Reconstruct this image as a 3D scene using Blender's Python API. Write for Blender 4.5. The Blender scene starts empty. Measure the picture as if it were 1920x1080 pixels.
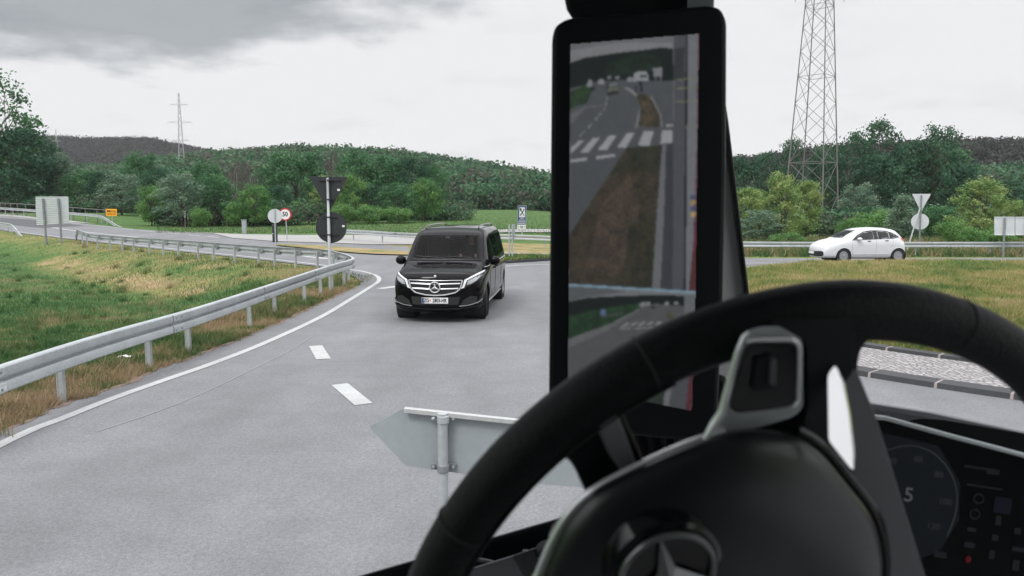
import bpy, bmesh, math, random
import numpy as np
from mathutils import Vector, Matrix
from mathutils.bvhtree import BVHTree

rad = math.radians
SC = bpy.context.scene
COL = SC.collection

# ------------------------------------------------------------------ camera
F, H = 1440.0, 2.4                      # focal length in photo pixels, eye height above the road
PITCH = math.atan(155.0 / F)
CP, SP = math.cos(PITCH), math.sin(PITCH)
cam = bpy.data.cameras.new("Camera")
cam.lens = 36.0 * F / 1920.0
cam.sensor_width = 36.0
cam.clip_start = 0.02
cam.clip_end = 6000
cam.dof.use_dof = True
cam.dof.focus_distance = 16.0
cam.dof.aperture_fstop = 11.0
camo = bpy.data.objects.new("Camera", cam)
COL.objects.link(camo)
camo.location = (0, 0, H)
camo.rotation_euler = (rad(90) - PITCH, 0, 0)
SC.camera = camo
SC.view_settings.view_transform = 'Standard'
SC.view_settings.look = 'None'
SC.view_settings.exposure = 0.0
SC.view_settings.gamma = 1.0
SC.cycles.max_bounces = 8
SC.cycles.diffuse_bounces = 4
SC.cycles.transparent_max_bounces = 12
SC.cycles.use_denoising = True

# ------------------------------------------------------------------ sky and sun (overcast)
SUN_EL, SUN_AZ = rad(52), rad(215)
W = bpy.data.worlds.new("World")
SC.world = W
W.use_nodes = True
nt = W.node_tree
N, L = nt.nodes, nt.links
for n in list(N): N.remove(n)
def wn(t, **k):
    n = N.new(t)
    for a, v in k.items(): setattr(n, a, v)
    return n
def wmath(op, a, b=None, c=None, clamp=False):
    n = N.new('ShaderNodeMath'); n.operation = op; n.use_clamp = clamp
    for i, v in enumerate((a, b, c)):
        if v is None: continue
        if isinstance(v, (int, float)): n.inputs[i].default_value = v
        else: L.new(v, n.inputs[i])
    return n.outputs[0]
def wmap(v, a, b, c, d, smooth=True):
    n = N.new('ShaderNodeMapRange'); n.interpolation_type = 'SMOOTHSTEP' if smooth else 'LINEAR'
    L.new(v, n.inputs[0])
    for i, q in enumerate((a, b, c, d)): n.inputs[1 + i].default_value = q
    return n.outputs[0]
out = wn('ShaderNodeOutputWorld'); bg = wn('ShaderNodeBackground')
bg.inputs['Strength'].default_value = 0.1
sky = wn('ShaderNodeTexSky', sky_type='NISHITA', sun_disc=False, sun_elevation=SUN_EL, sun_rotation=SUN_AZ)
tc = wn('ShaderNodeTexCoord'); sep = wn('ShaderNodeSeparateXYZ')
L.new(tc.outputs['Generated'], sep.inputs[0])
dx, dy, dz = sep.outputs
az = wmath('DIVIDE', dx, wmath('MAXIMUM', dy, 0.05))          # bearing (tangent) from north
el = wmath('DIVIDE', dz, wmath('MAXIMUM', dy, 0.05))
cmb = wn('ShaderNodeCombineXYZ')
den = wmath('ADD', wmath('MAXIMUM', dz, 0.0), 0.16)
L.new(wmath('DIVIDE', dx, den), cmb.inputs[0]); L.new(wmath('DIVIDE', dy, den), cmb.inputs[1])
n1 = wn('ShaderNodeTexNoise'); L.new(cmb.outputs[0], n1.inputs['Vector'])
n1.inputs['Scale'].default_value = 1.5; n1.inputs['Detail'].default_value = 6; n1.inputs['Roughness'].default_value = 0.55
nz = n1.outputs['Fac']
# lower rim of the grey bank over the left of the view
rim = wmath('ADD', wmath('MULTIPLY', wmath('MAXIMUM', wmath('ADD', az, 0.36), 0.0), 0.30), 0.183)
rim = wmath('ADD', rim, wmath('MULTIPLY', wmath('SUBTRACT', nz, 0.5), -0.30))
bank = wmap(wmath('SUBTRACT', el, rim), -0.03, 0.045, 0, 1)
bank = wmath('MULTIPLY', bank, wmap(dz, 0.42, 0.7, 1, 0))
bank = wmath('MULTIPLY', bank, wmap(dy, 0.1, 0.4, 0, 1))
bank = wmath('MULTIPLY', bank, wmap(nz, 0.25, 0.75, 1.0, 0.62))
soft = wmath('MULTIPLY', wmap(nz, 0.5, 0.75, 0, 1), 0.16)
grey = wmath('ADD', bank, soft, clamp=True)
mixc = wn('ShaderNodeMix', data_type='RGBA')
L.new(grey, mixc.inputs['Factor'])
mixc.inputs['A'].default_value = (8.75, 8.75, 8.9, 1)
mixc.inputs['B'].default_value = (2.7, 3.05, 3.3, 1)
zen = wmap(dz, 0.28, 0.95, 1.0, 2.9)                          # an overcast dome is brightest overhead
vm = wn('ShaderNodeVectorMath', operation='SCALE'); L.new(mixc.outputs['Result'], vm.inputs[0]); L.new(zen, vm.inputs['Scale'])
mx = wn('ShaderNodeMix', data_type='RGBA'); mx.inputs['Factor'].default_value = 0.97
L.new(sky.outputs[0], mx.inputs['A']); L.new(vm.outputs[0], mx.inputs['B'])
L.new(mx.outputs['Result'], bg.inputs['Color']); L.new(bg.outputs[0], out.inputs[0])

sl = bpy.data.lights.new("Sun", 'SUN'); sl.energy = 1.5; sl.angle = rad(14); sl.color = (1, 0.97, 0.92)
so = bpy.data.objects.new("Sun", sl); COL.objects.link(so)
# sun_rotation is measured from +Y, clockwise seen from above
sd = Vector((math.sin(SUN_AZ) * math.cos(SUN_EL), math.cos(SUN_AZ) * math.cos(SUN_EL), math.sin(SUN_EL)))
so.rotation_euler = (-sd).to_track_quat('-Z', 'Y').to_euler()

# ------------------------------------------------------------------ helpers
def ss(a, b, x):
    t = np.clip((np.asarray(x, float) - a) / (b - a), 0, 1)
    return t * t * (3 - 2 * t)
FARX = [-90, -50, -32, -18, -7.6, -5]
FARY = [115, 75, 55.7, 40.7, 30, 26.5]
IC, IR = (14.5, 18.65), 12.6                                     # roundabout island centre and radius
def gz(X, Y):
    X = np.asarray(X, float); Y = np.asarray(Y, float)
    yf = np.interp(X, FARX, FARY)
    z = -0.8 * ss(0.4, 4.5, -5.75 - X) * ss(2.0, 9.0, yf - Y)
    z = z - 0.3 * ss(28, 40, Y) * ss(-2, 9, X)
    z = z - 1.7 * ss(45, 120, Y) * ss(5, 30, X)
    z = z + 1.2 * ss(60, 110, Y) * ss(-35, -65, X)
    z = z + 1.3 * ss(85, 220, Y) * ss(-60, -30, X) * ss(60, 20, X)
    return z
def mound(X, Y):
    r = np.hypot(np.asarray(X, float) - IC[0], np.asarray(Y, float) - IC[1])
    return 0.12 + 0.36 * ss(0, 2.6, IR - 2.05 - r)
def ray(x, y):
    u, v = x - 960.0, 540.0 - y
    return Vector((u, F * CP + v * SP, v * CP - F * SP))
def P(x, y, z=0.0):                                            # where the sight line meets height z
    d = ray(x, y); t = (z - H) / d.z
    return Vector((d.x * t, d.y * t, z))
def D(x, y, Y):                                                # the point at distance Y down the road
    d = ray(x, y); t = Y / d.y
    return Vector((d.x * t, Y, H + d.z * t))
def G(x, y):                                                   # where the sight line meets the terrain
    d = ray(x, y); d /= d.y
    Y0, st = 3.0, 0.25
    Y = Y0
    while Y < 700:
        if H + d.z * Y <= float(gz(d.x * Y, Y)):
            lo, hi = Y - st, Y
            for _ in range(30):
                m = (lo + hi) / 2
                if H + d.z * m <= float(gz(d.x * m, m)): hi = m
                else: lo = m
            Y = hi; break
        st = max(.25, Y * .004); Y += st
    return Vector((d.x * Y, Y, float(gz(d.x * Y, Y))))
def PL(x, y, p, n):                                            # where the sight line meets a plane
    d = ray(x, y); o = Vector((0, 0, H))
    return o + d * ((Vector(p) - o).dot(n) / d.dot(n))
def srgb(r, g, b):
    f = lambda c: (c / 255 / 12.92) if c <= 10 else ((c / 255 + .055) / 1.055) ** 2.4
    return (f(r), f(g), f(b))

def tag(o, label=None, cat=None, group=None, kind=None):
    if label: o['label'] = label
    if cat: o['category'] = cat
    if group: o['group'] = group
    if kind: o['kind'] = kind
    return o
def thing(name, label, cat, loc=(0, 0, 0), rz=0.0, group=None):
    o = bpy.data.objects.new(name, None); COL.objects.link(o)
    o.empty_display_size = 0.2
    o.location = loc; o.rotation_euler = (0, 0, rz)
    return tag(o, label, cat, group)
def link_mesh(name, me, parent=None, off=None):
    o = bpy.data.objects.new(name, me); COL.objects.link(o)
    if parent is not None: o.parent = parent
    return o
def catmull(pts, n=8, closed=False):
    pts = [Vector(p) for p in pts]; m = len(pts); res = []
    for i in range(m if closed else m - 1):
        g = (lambda k: pts[k % m]) if closed else (lambda k: pts[min(max(k, 0), m - 1)])
        p0, p1, p2, p3 = g(i - 1), g(i), g(i + 1), g(i + 2)
        for j in range(n):
            t = j / n
            res.append(0.5 * ((2 * p1) + (p2 - p0) * t + (2 * p0 - 5 * p1 + 4 * p2 - p3) * t * t + (3 * p1 - p0 - 3 * p2 + p3) * t ** 3))
    if not closed: res.append(pts[-1])
    return res
def resample(pts, step):
    pts = [Vector(p) for p in pts]; out_ = [pts[0]]; acc = 0.0
    for a, b in zip(pts, pts[1:]):
        d = (b - a).length
        if d < 1e-9: continue
        s = step - acc
        while s <= d:
            out_.append(a + (b - a) * (s / d)); s += step
        acc = (acc + d) % step
    if (out_[-1] - pts[-1]).length > step * .3: out_.append(pts[-1])
    return out_

class MB:
    """collects shapes, then links them as one mesh object"""
    def __init__(s): s.v = []; s.f = []; s.m = []; s.cur = 0; s.off = Vector((0, 0, 0))
    def add(s, vs, fs):
        b = len(s.v); s.v += [Vector(v) - s.off for v in vs]
        for f in fs: s.f.append([i + b for i in f]); s.m.append(s.cur)
    def box(s, c, size, rot=None):
        x, y, z = (q / 2 for q in size); c = Vector(c)
        vs = [Vector((i * x, j * y, k * z)) for i in (-1, 1) for j in (-1, 1) for k in (-1, 1)]
        if rot is not None: vs = [rot @ v for v in vs]
        s.add([v + c for v in vs], [(0, 1, 3, 2), (4, 6, 7, 5), (0, 4, 5, 1), (2, 3, 7, 6), (0, 2, 6, 4), (1, 5, 7, 3)])
    def tube(s, pts, r, n=8, cap=True, closed=False):
        pts = [Vector(p) for p in pts]; k = len(pts)
        rs = r if isinstance(r, (list, tuple)) else [r] * k
        vs = []; prev = None
        for i, p in enumerate(pts):
            if closed: t = pts[(i + 1) % k] - pts[i - 1]
            else: t = pts[min(i + 1, k - 1)] - pts[max(i - 1, 0)]
            t.normalize()
            if prev is None:
                a = t.cross(Vector((0, 0, 1)))
                if a.length < .05: a = t.cross(Vector((1, 0, 0)))
            else: a = prev - t * prev.dot(t)
            a.normalize(); prev = a; b = t.cross(a)
            for j in range(n):
                q = 2 * math.pi * j / n
                vs.append(p + (a * math.cos(q) + b * math.sin(q)) * rs[i])
        fs = []
        for i in range(k if closed else k - 1):
            i2 = (i + 1) % k
            for j in range(n):
                j2 = (j + 1) % n
                fs.append((i * n + j, i * n + j2, i2 * n + j2, i2 * n + j))
        if cap and not closed:
            fs.append(tuple(range(n))[::-1]); fs.append(tuple((k - 1) * n + j for j in range(n)))
        s.add(vs, fs)
    def bar(s, a, b, w, h=None):
        """square bar between two points"""
        s.tube([a, b], (w if h is None else (w + h) / 2) * .7071, 4)
    def prism(s, poly, ext):
        """flat outline pushed along ext"""
        k = len(poly); ext = Vector(ext); a = [Vector(p) for p in poly]
        s.add(a + [p + ext for p in a], [tuple(range(k)), tuple(range(2 * k - 1, k - 1, -1))] +
              [(i, i + k, (i + 1) % k + k, (i + 1) % k) for i in range(k)])
    def lathe(s, prof, o, ax, n=24):
        """prof: (distance along axis, radius)"""
        o = Vector(o); ax = Vector(ax).normalized()
        a = ax.cross(Vector((0, 0, 1)))
        if a.length < .1: a = ax.cross(Vector((1, 0, 0)))
        a.normalize(); b = ax.cross(a); vs = []
        for h_, r in prof:
            for j in range(n):
                q = 2 * math.pi * j / n
                vs.append(o + ax * h_ + (a * math.cos(q) + b * math.sin(q)) * r)
        fs = [(i * n + j, i * n + (j + 1) % n, (i + 1) * n + (j + 1) % n, (i + 1) * n + j) for i in range(len(prof) - 1) for j in range(n)]
        fs.append(tuple(range(n))[::-1]); fs.append(tuple((len(prof) - 1) * n + j for j in range(n)))
        s.add(vs, fs)
    def ellipsoid(s, c, r, n=12, m=8, rot=None):
        c = Vector(c); vs = []
        for i in range(m + 1):
            t = math.pi * i / m
            for j in range(n):
                q = 2 * math.pi * j / n
                v = Vector((r[0] * math.sin(t) * math.cos(q), r[1] * math.sin(t) * math.sin(q), r[2] * math.cos(t)))
                vs.append(c + (rot @ v if rot is not None else v))
        s.add(vs, [(i * n + j, (i + 1) * n + j, (i + 1) * n + (j + 1) % n, i * n + (j + 1) % n) for i in range(m) for j in range(n)])
    def build(s, name, mats, parent=None, smooth=False, bevel=0, fix=True):
        me = bpy.data.meshes.new(name)
        me.from_pydata([tuple(v) for v in s.v], [], s.f)
        for m in (mats if isinstance(mats, (list, tuple)) else [mats]): me.materials.append(m)
        me.polygons.foreach_set('material_index', s.m)
        if fix:
            bm = bmesh.new(); bm.from_mesh(me); bmesh.ops.remove_doubles(bm, verts=bm.verts, dist=1e-6)
            bmesh.ops.recalc_face_normals(bm, faces=bm.faces); bm.to_mesh(me); bm.free()
        if smooth:
            me.polygons.foreach_set('use_smooth', [True] * len(me.polygons))
            me.set_sharp_from_angle(angle=rad(smooth if smooth is not True else 40))
        me.update()
        o = link_mesh(name, me, parent)
        if bevel:
            b = o.modifiers.new('bevel', 'BEVEL'); b.width = bevel; b.segments = 2; b.limit_method = 'ANGLE'
        return o

_fc = {}
def text_mesh(s, size, bold=0.0):
    """outline of a word lying in its own x-y plane, centred: (verts, faces)"""
    k = (s, size, bold)
    if k not in _fc:
        cu = bpy.data.curves.new('t', 'FONT'); cu.body = s; cu.size = size; cu.align_x = 'CENTER'; cu.align_y = 'CENTER'
        cu.offset = bold; cu.resolution_u = 3
        ob = bpy.data.objects.new('t', cu); COL.objects.link(ob)
        me = bpy.data.meshes.new_from_object(ob)
        _fc[k] = ([v.co.copy() for v in me.vertices], [tuple(p.vertices) for p in me.polygons])
        bpy.data.objects.remove(ob); bpy.data.curves.remove(cu); bpy.data.meshes.remove(me)
    return _fc[k]
def put_text(mb, s, o, ux, uy, size, bold=0.0, sx=1.0):
    vs, fs = text_mesh(s, size, bold); o = Vector(o); ux = Vector(ux).normalized(); uy = Vector(uy).normalized()
    mb.add([o + ux * v.x * sx + uy * v.y for v in vs], fs)

# ------------------------------------------------------------------ materials
def M(name, col, rough=.6, metal=0.0, var=None, bump=None, spec=.5, coat=0.0, alpha_mix=None):
    m = bpy.data.materials.new(name); m.use_nodes = True
    t = m.node_tree; b = t.nodes['Principled BSDF']
    b.inputs['Base Color'].default_value = (*col, 1); b.inputs['Roughness'].default_value = rough
    b.inputs['Metallic'].default_value = metal; b.inputs['Specular IOR Level'].default_value = spec
    b.inputs['Coat Weight'].default_value = coat
    pos = None
    if var or bump: pos = t.nodes.new('ShaderNodeNewGeometry').outputs['Position']
    if var:
        last = None
        for sc, am, *sy in var:
            n = t.nodes.new('ShaderNodeTexNoise'); n.inputs['Scale'].default_value = sc; n.inputs['Detail'].default_value = 4
            if sy:
                vm_ = t.nodes.new('ShaderNodeVectorMath'); vm_.operation = 'MULTIPLY'; vm_.inputs[1].default_value = (1, sy[0], 1)
                t.links.new(pos, vm_.inputs[0]); t.links.new(vm_.outputs[0], n.inputs['Vector'])
            else: t.links.new(pos, n.inputs['Vector'])
            r = t.nodes.new('ShaderNodeMapRange'); t.links.new(n.outputs['Fac'], r.inputs[0])
            r.inputs[1].default_value = .3; r.inputs[2].default_value = .7; r.inputs[3].default_value = 1 - am; r.inputs[4].default_value = 1 + am
            if last is None: last = r.outputs[0]
            else:
                q = t.nodes.new('ShaderNodeMath'); q.operation = 'MULTIPLY'; t.links.new(last, q.inputs[0]); t.links.new(r.outputs[0], q.inputs[1]); last = q.outputs[0]
        v = t.nodes.new('ShaderNodeVectorMath'); v.operation = 'SCALE'; v.inputs[0].default_value = col
        t.links.new(last, v.inputs['Scale']); t.links.new(v.outputs[0], b.inputs['Base Color'])
    if bump:
        n = t.nodes.new('ShaderNodeTexNoise'); n.inputs['Scale'].default_value = bump[0]; n.inputs['Detail'].default_value = 5
        t.links.new(pos, n.inputs['Vector'])
        q = t.nodes.new('ShaderNodeBump'); q.inputs['Strength'].default_value = bump[1]; q.inputs['Distance'].default_value = bump[2] if len(bump) > 2 else .02
        t.links.new(n.outputs['Fac'], q.inputs['Height']); t.links.new(q.outputs[0], b.inputs['Normal'])
    return m
def glow(name, col, st=1.0):
    m = bpy.data.materials.new(name); m.use_nodes = True; t = m.node_tree
    b = t.nodes['Principled BSDF']; b.inputs['Base Color'].default_value = (.004, .004, .005, 1)
    b.inputs['Roughness'].default_value = .35; b.inputs['Specular IOR Level'].default_value = .2
    b.inputs['Emission Color'].default_value = (*col, 1); b.inputs['Emission Strength'].default_value = st
    return m
def glass(name, tint, gloss=.12):
    m = bpy.data.materials.new(name); m.use_nodes = True; t = m.node_tree
    for n in list(t.nodes):
        if n.type != 'OUTPUT_MATERIAL': t.nodes.remove(n)
    o = [n for n in t.nodes if n.type == 'OUTPUT_MATERIAL'][0]
    tr = t.nodes.new('ShaderNodeBsdfTransparent'); tr.inputs[0].default_value = (*tint, 1)
    gl = t.nodes.new('ShaderNodeBsdfGlossy'); gl.inputs['Roughness'].default_value = .03
    lw = t.nodes.new('ShaderNodeFresnel'); lw.inputs['IOR'].default_value = 1.5
    ad = t.nodes.new('ShaderNodeMath'); ad.operation = 'ADD'; ad.inputs[1].default_value = gloss - .04; ad.use_clamp = True
    sc_ = t.nodes.new('ShaderNodeMath'); sc_.operation = 'MULTIPLY'; sc_.inputs[1].default_value = .45; t.links.new(lw.outputs[0], sc_.inputs[0]); t.links.new(sc_.outputs[0], ad.inputs[0])
    mx_ = t.nodes.new('ShaderNodeMixShader'); t.links.new(ad.outputs[0], mx_.inputs[0])
    t.links.new(tr.outputs[0], mx_.inputs[1]); t.links.new(gl.outputs[0], mx_.inputs[2]); t.links.new(mx_.outputs[0], o.inputs['Surface'])
    return m
def leafmat(name, cols, transl=.35):
    """leaves: colour picked per leaf by the 'tint' attribute along a ramp of species colours"""
    m = bpy.data.materials.new(name); m.use_nodes = True; t = m.node_tree
    b = t.nodes['Principled BSDF']; o = [n for n in t.nodes if n.type == 'OUTPUT_MATERIAL'][0]
    at = t.nodes.new('ShaderNodeAttribute'); at.attribute_name = 'tint'
    rp = t.nodes.new('ShaderNodeValToRGB'); t.links.new(at.outputs['Fac'], rp.inputs[0])
    e = rp.color_ramp.elements
    while len(e) < len(cols): e.new(.5)
    for i, c in enumerate(cols):
        e[i].position = i / (len(cols) - 1); e[i].color = (*c, 1)
    t.links.new(rp.outputs[0], b.inputs['Base Color']); b.inputs['Roughness'].default_value = .55; b.inputs['Specular IOR Level'].default_value = .25
    tl = t.nodes.new('ShaderNodeBsdfTranslucent'); t.links.new(rp.outputs[0], tl.inputs[0])
    mx_ = t.nodes.new('ShaderNodeMixShader'); mx_.inputs[0].default_value = transl
    t.links.new(b.outputs[0], mx_.inputs[1]); t.links.new(tl.outputs[0], mx_.inputs[2]); t.links.new(mx_.outputs[0], o.inputs['Surface'])
    return m

m_asphalt = M('asphalt', (.166, .171, .181), .85, var=[(.14, .10), (.75, .13, .16), (1.1, .07), (3.0, .05), (28, .13), (75, .20)], bump=(60, .5, .008))
m_asphalt_new = M('dark asphalt', (.075, .078, .085), .8, var=[(.5, .08), (40, .15)])
m_pale = M('pale pavement', (.31, .305, .30), .85, var=[(.3, .08), (8, .08)])
m_paint = M('road paint', (.42, .43, .435), .6, var=[(6, .06), (40, .1), (.8, .08)])
m_wornpaint = M('worn road paint', (.215, .217, .225), .8, var=[(5, .06), (60, .12)])
m_kerb = M('kerb stone', (.045, .047, .052), .75, var=[(2, .15), (30, .15)])
m_kerbpale = M('concrete kerb', (.30, .285, .28), .8, var=[(3, .1), (20, .1)])
m_joint = M('mortar', (.30, .26, .26), .8)
m_galv = M('galvanised steel', (.44, .47, .485), .5, .3, var=[(2.2, .10), (25, .08)])
m_galvdark = M('weathered steel', (.25, .27, .285), .55, .4, var=[(3, .15), (30, .1)])
m_lattice = M('lattice steel', (.19, .175, .18), .6, .3, var=[(.5, .1)])
m_latticefar = M('pale lattice steel', (.38, .39, .40), .6, .2)
m_signback = M('sign back', (.33, .365, .385), .5, .1, var=[(3, .05), (20, .04)])
m_signdark = M('dark sign back', (.022, .025, .029), .55, var=[(2, .1)])
m_palesign = M('pale sign back', (.56, .59, .61), .5, .05, var=[(3, .05), (20, .04)])
m_white = M('white sign face', (.75, .75, .75), .45)
m_red = M('red sign border', (.55, .035, .04), .45)
m_black = M('black lettering', (.012, .012, .013), .5)
m_yellow = M('yellow sign face', (.85, .40, .01), .45)
m_orange = M('faded orange lettering', (.55, .16, .005), .5)
m_blue = M('blue sign face', (.018, .055, .17), .45)
m_bark = M('bark', (.075, .06, .05), .9, var=[(3, .25)])
m_barkpale = M('pale bark', (.30, .27, .24), .85, var=[(3, .25)])

# ------------------------------------------------------------------ ground sheet
def attr_ground():
    m = bpy.data.materials.new('meadow ground'); m.use_nodes = True; t = m.node_tree; b = t.nodes['Principled BSDF']
    at = t.nodes.new('ShaderNodeAttribute'); at.attribute_name = 'dry'
    pos = t.nodes.new('ShaderNodeNewGeometry').outputs['Position']
    n1_ = t.nodes.new('ShaderNodeTexNoise'); n1_.inputs['Scale'].default_value = .55; n1_.inputs['Detail'].default_value = 6; n1_.inputs['Roughness'].default_value = .65
    n2_ = t.nodes.new('ShaderNodeTexNoise'); n2_.inputs['Scale'].default_value = 9; n2_.inputs['Detail'].default_value = 5
    t.links.new(pos, n1_.inputs['Vector']); t.links.new(pos, n2_.inputs['Vector'])
    def mth(op, a, b_):
        q = t.nodes.new('ShaderNodeMath'); q.operation = op
        for i, v in enumerate((a, b_)):
            if isinstance(v, (int, float)): q.inputs[i].default_value = v
            else: t.links.new(v, q.inputs[i])
        return q.outputs[0]
    d = mth('ADD', at.outputs['Fac'], mth('MULTIPLY', mth('SUBTRACT', n1_.outputs['Fac'], .5), 1.1))
    d = mth('ADD', d, mth('MULTIPLY', mth('SUBTRACT', n2_.outputs['Fac'], .5), .5))
    r = t.nodes.new('ShaderNodeValToRGB'); t.links.new(d, r.inputs[0]); e = r.color_ramp.elements
    cols = [(0, (0.048, 0.102, 0.036)), (.3, (0.090, 0.156, 0.050)), (.52, (.180, .185, .070)), (.75, (0.336, 0.252, 0.144)), (1, (0.396, 0.282, 0.192))]
    while len(e) < len(cols): e.new(.5)
    for i, (p_, c) in enumerate(cols): e[i].position = p_; e[i].color = (*c, 1)
    n3 = t.nodes.new('ShaderNodeTexNoise'); n3.inputs['Scale'].default_value = 30; n3.inputs['Detail'].default_value = 3; t.links.new(pos, n3.inputs['Vector'])
    mr = t.nodes.new('ShaderNodeMapRange'); t.links.new(n3.outputs['Fac'], mr.inputs[0])
    for i, v in enumerate((.3, .7, .65, 1.35)): mr.inputs[i + 1].default_value = v
    v = t.nodes.new('ShaderNodeVectorMath'); v.operation = 'SCALE'; t.links.new(r.outputs[0], v.inputs[0]); t.links.new(mr.outputs[0], v.inputs['Scale'])
    t.links.new(v.outputs[0], b.inputs['Base Color']); b.inputs['Roughness'].default_value = .95; b.inputs['Specular IOR Level'].default_value = .1
    q = t.nodes.new('ShaderNodeBump'); q.inputs['Strength'].default_value = .8; q.inputs['Distance'].default_value = .08
    t.links.new(n2_.outputs['Fac'], q.inputs['Height']); t.links.new(q.outputs[0], b.inputs['Normal'])
    return m
m_ground = attr_ground()
NEAR_X = -5.45                                                   # line of the near guardrail
TAN_A, TAN_B = G(90, 490), G(350, 548)
def seg_dist(X, Y, a, b):
    ax, ay, bx, by = a[0], a[1], b[0], b[1]
    t = np.clip(((X - ax) * (bx - ax) + (Y - ay) * (by - ay)) / ((bx - ax) ** 2 + (by - ay) ** 2), 0, 1)
    return np.hypot(X - ax - t * (bx - ax), Y - ay - t * (by - ay))
def dryness(X, Y):
    X = np.asarray(X, float); Y = np.asarray(Y, float)
    yf = np.interp(X, FARX, FARY)
    loop = (X < -4.3) & (Y < yf + 1)
    near = ss(-6.6, -5.9, X)
    far = ss(9, 3, yf - Y)
    tan = ss(2.2, .3, seg_dist(X, Y, TAN_A, TAN_B))
    dl = np.maximum.reduce([.55 * near, .50 * far, .64 * tan])
    dl = np.maximum(dl, .12)
    isl = np.hypot(X - IC[0], Y - IC[1]) < IR - 1.8
    verge = (Y > 34) & (Y < 50) & (X > -20) & (X < 9)
    d = np.where(loop, dl, .18)
    d = np.where(isl, .51 - .04 * ss(9, 18, X), d)
    d = np.where(verge & ~loop, .62, d)
    d = np.where((X > 9) & (Y > 36) & (Y < 70), .42, d)
    return d
def grid_obj(name, xs, ys, zf, mat, parent=None):
    X, Y = np.meshgrid(xs, ys); Z = zf(X, Y)
    nx, ny = len(xs), len(ys)
    co = np.stack([X, Y, Z], -1).reshape(-1, 3)
    i = np.arange(nx * ny).reshape(ny, nx)
    fs = np.stack([i[:-1, :-1], i[:-1, 1:], i[1:, 1:], i[1:, :-1]], -1).reshape(-1, 4)
    me = bpy.data.meshes.new(name); fast_mesh(me, co, fs)
    me.materials.append(mat); me.polygons.foreach_set('use_smooth', np.ones(len(fs), bool))
    return link_mesh(name, me, parent), co
def fast_mesh(me, co, fs):
    k = fs.shape[1]
    me.vertices.add(len(co)); me.vertices.foreach_set('co', co.astype(np.float32).ravel())
    me.loops.add(fs.size); me.loops.foreach_set('vertex_index', fs.astype(np.int32).ravel())
    me.polygons.add(len(fs)); me.polygons.foreach_set('loop_start', np.arange(0, fs.size, k, dtype=np.int32))
    me.update(calc_edges=True); me.validate()
def set_attr(me, name, vals):
    a = me.attributes.new(name, 'FLOAT', 'POINT'); a.data.foreach_set('value', np.asarray(vals, np.float32))
def spaced(segs):
    r = []
    for a, b, s in segs: r += list(np.arange(a, b, s))
    return np.array(sorted(set(np.round(r, 3))))
gx = spaced([(-1000, -300, 70), (-300, -100, 12), (-100, -40, 2.5), (-40, 40, .8), (40, 100, 3), (100, 300, 12), (300, 1001, 70)])
gy = spaced([(-60, -4, 4), (-4, 60, .8), (60, 130, 2.0), (130, 300, 8), (300, 1201, 90)])
gnd, gco = grid_obj('ground', gx, gy, gz, m_ground)
set_attr(gnd.data, 'dry', dryness(gco[:, 0], gco[:, 1])); tag(gnd, kind='structure')

def sheet(name, poly, dz, mat, step=2.0, zf=gz, kind='structure', parent=None):
    bm = bmesh.new()
    vs = [bm.verts.new((p[0], p[1], 0)) for p in poly]; bm.faces.new(vs)
    bmesh.ops.triangulate(bm, faces=bm.faces)
    x0, x1 = min(p[0] for p in poly), max(p[0] for p in poly); y0, y1 = min(p[1] for p in poly), max(p[1] for p in poly)
    for ax, a, b in ((0, x0, x1), (1, y0, y1)):
        k = math.ceil(a / step) * step
        while k < b:
            co = [0, 0, 0]; co[ax] = k; no = [0, 0, 0]; no[ax] = 1
            bmesh.ops.bisect_plane(bm, geom=bm.verts[:] + bm.edges[:] + bm.faces[:], plane_co=co, plane_no=no); k += step
    for v in bm.verts: v.co.z = float(zf(v.co.x, v.co.y)) + dz
    bmesh.ops.recalc_face_normals(bm, faces=bm.faces)
    if sum(f.normal.z for f in bm.faces) < 0: bmesh.ops.reverse_faces(bm, faces=bm.faces)
    me = bpy.data.meshes.new(name); bm.to_mesh(me); bm.free(); me.materials.append(mat)
    return tag(link_mesh(name, me, parent), kind=kind)
def ribbon(name, pts, w, dz, mat, step=.6, kind='structure', zf=gz, taper=None):
    q = resample(catmull([(p[0], p[1], 0) for p in pts], 8), step)
    vs, fs = [], []
    for i, p in enumerate(q):
        t = (q[min(i + 1, len(q) - 1)] - q[max(i - 1, 0)]).normalized(); n = Vector((-t.y, t.x, 0))
        ww = w if taper is None else w + (taper - w) * i / (len(q) - 1)
        for s_ in (-.5, .5):
            c = p + n * ww * s_; vs.append((c.x, c.y, float(zf(c.x, c.y)) + dz))
    fs = [(2 * i, 2 * i + 1, 2 * i + 3, 2 * i + 2) for i in range(len(q) - 1)]
    me = bpy.data.meshes.new(name); me.from_pydata(vs, [], fs); me.materials.append(mat)
    bm = bmesh.new(); bm.from_mesh(me); bmesh.ops.recalc_face_normals(bm, faces=bm.faces)
    if sum(f.normal.z for f in bm.faces) < 0: bmesh.ops.reverse_faces(bm, faces=bm.faces)
    bm.to_mesh(me); bm.free()
    return tag(link_mesh(name, me), kind=kind)
def gp(*px): return [G(x, y) for x, y in px]

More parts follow.
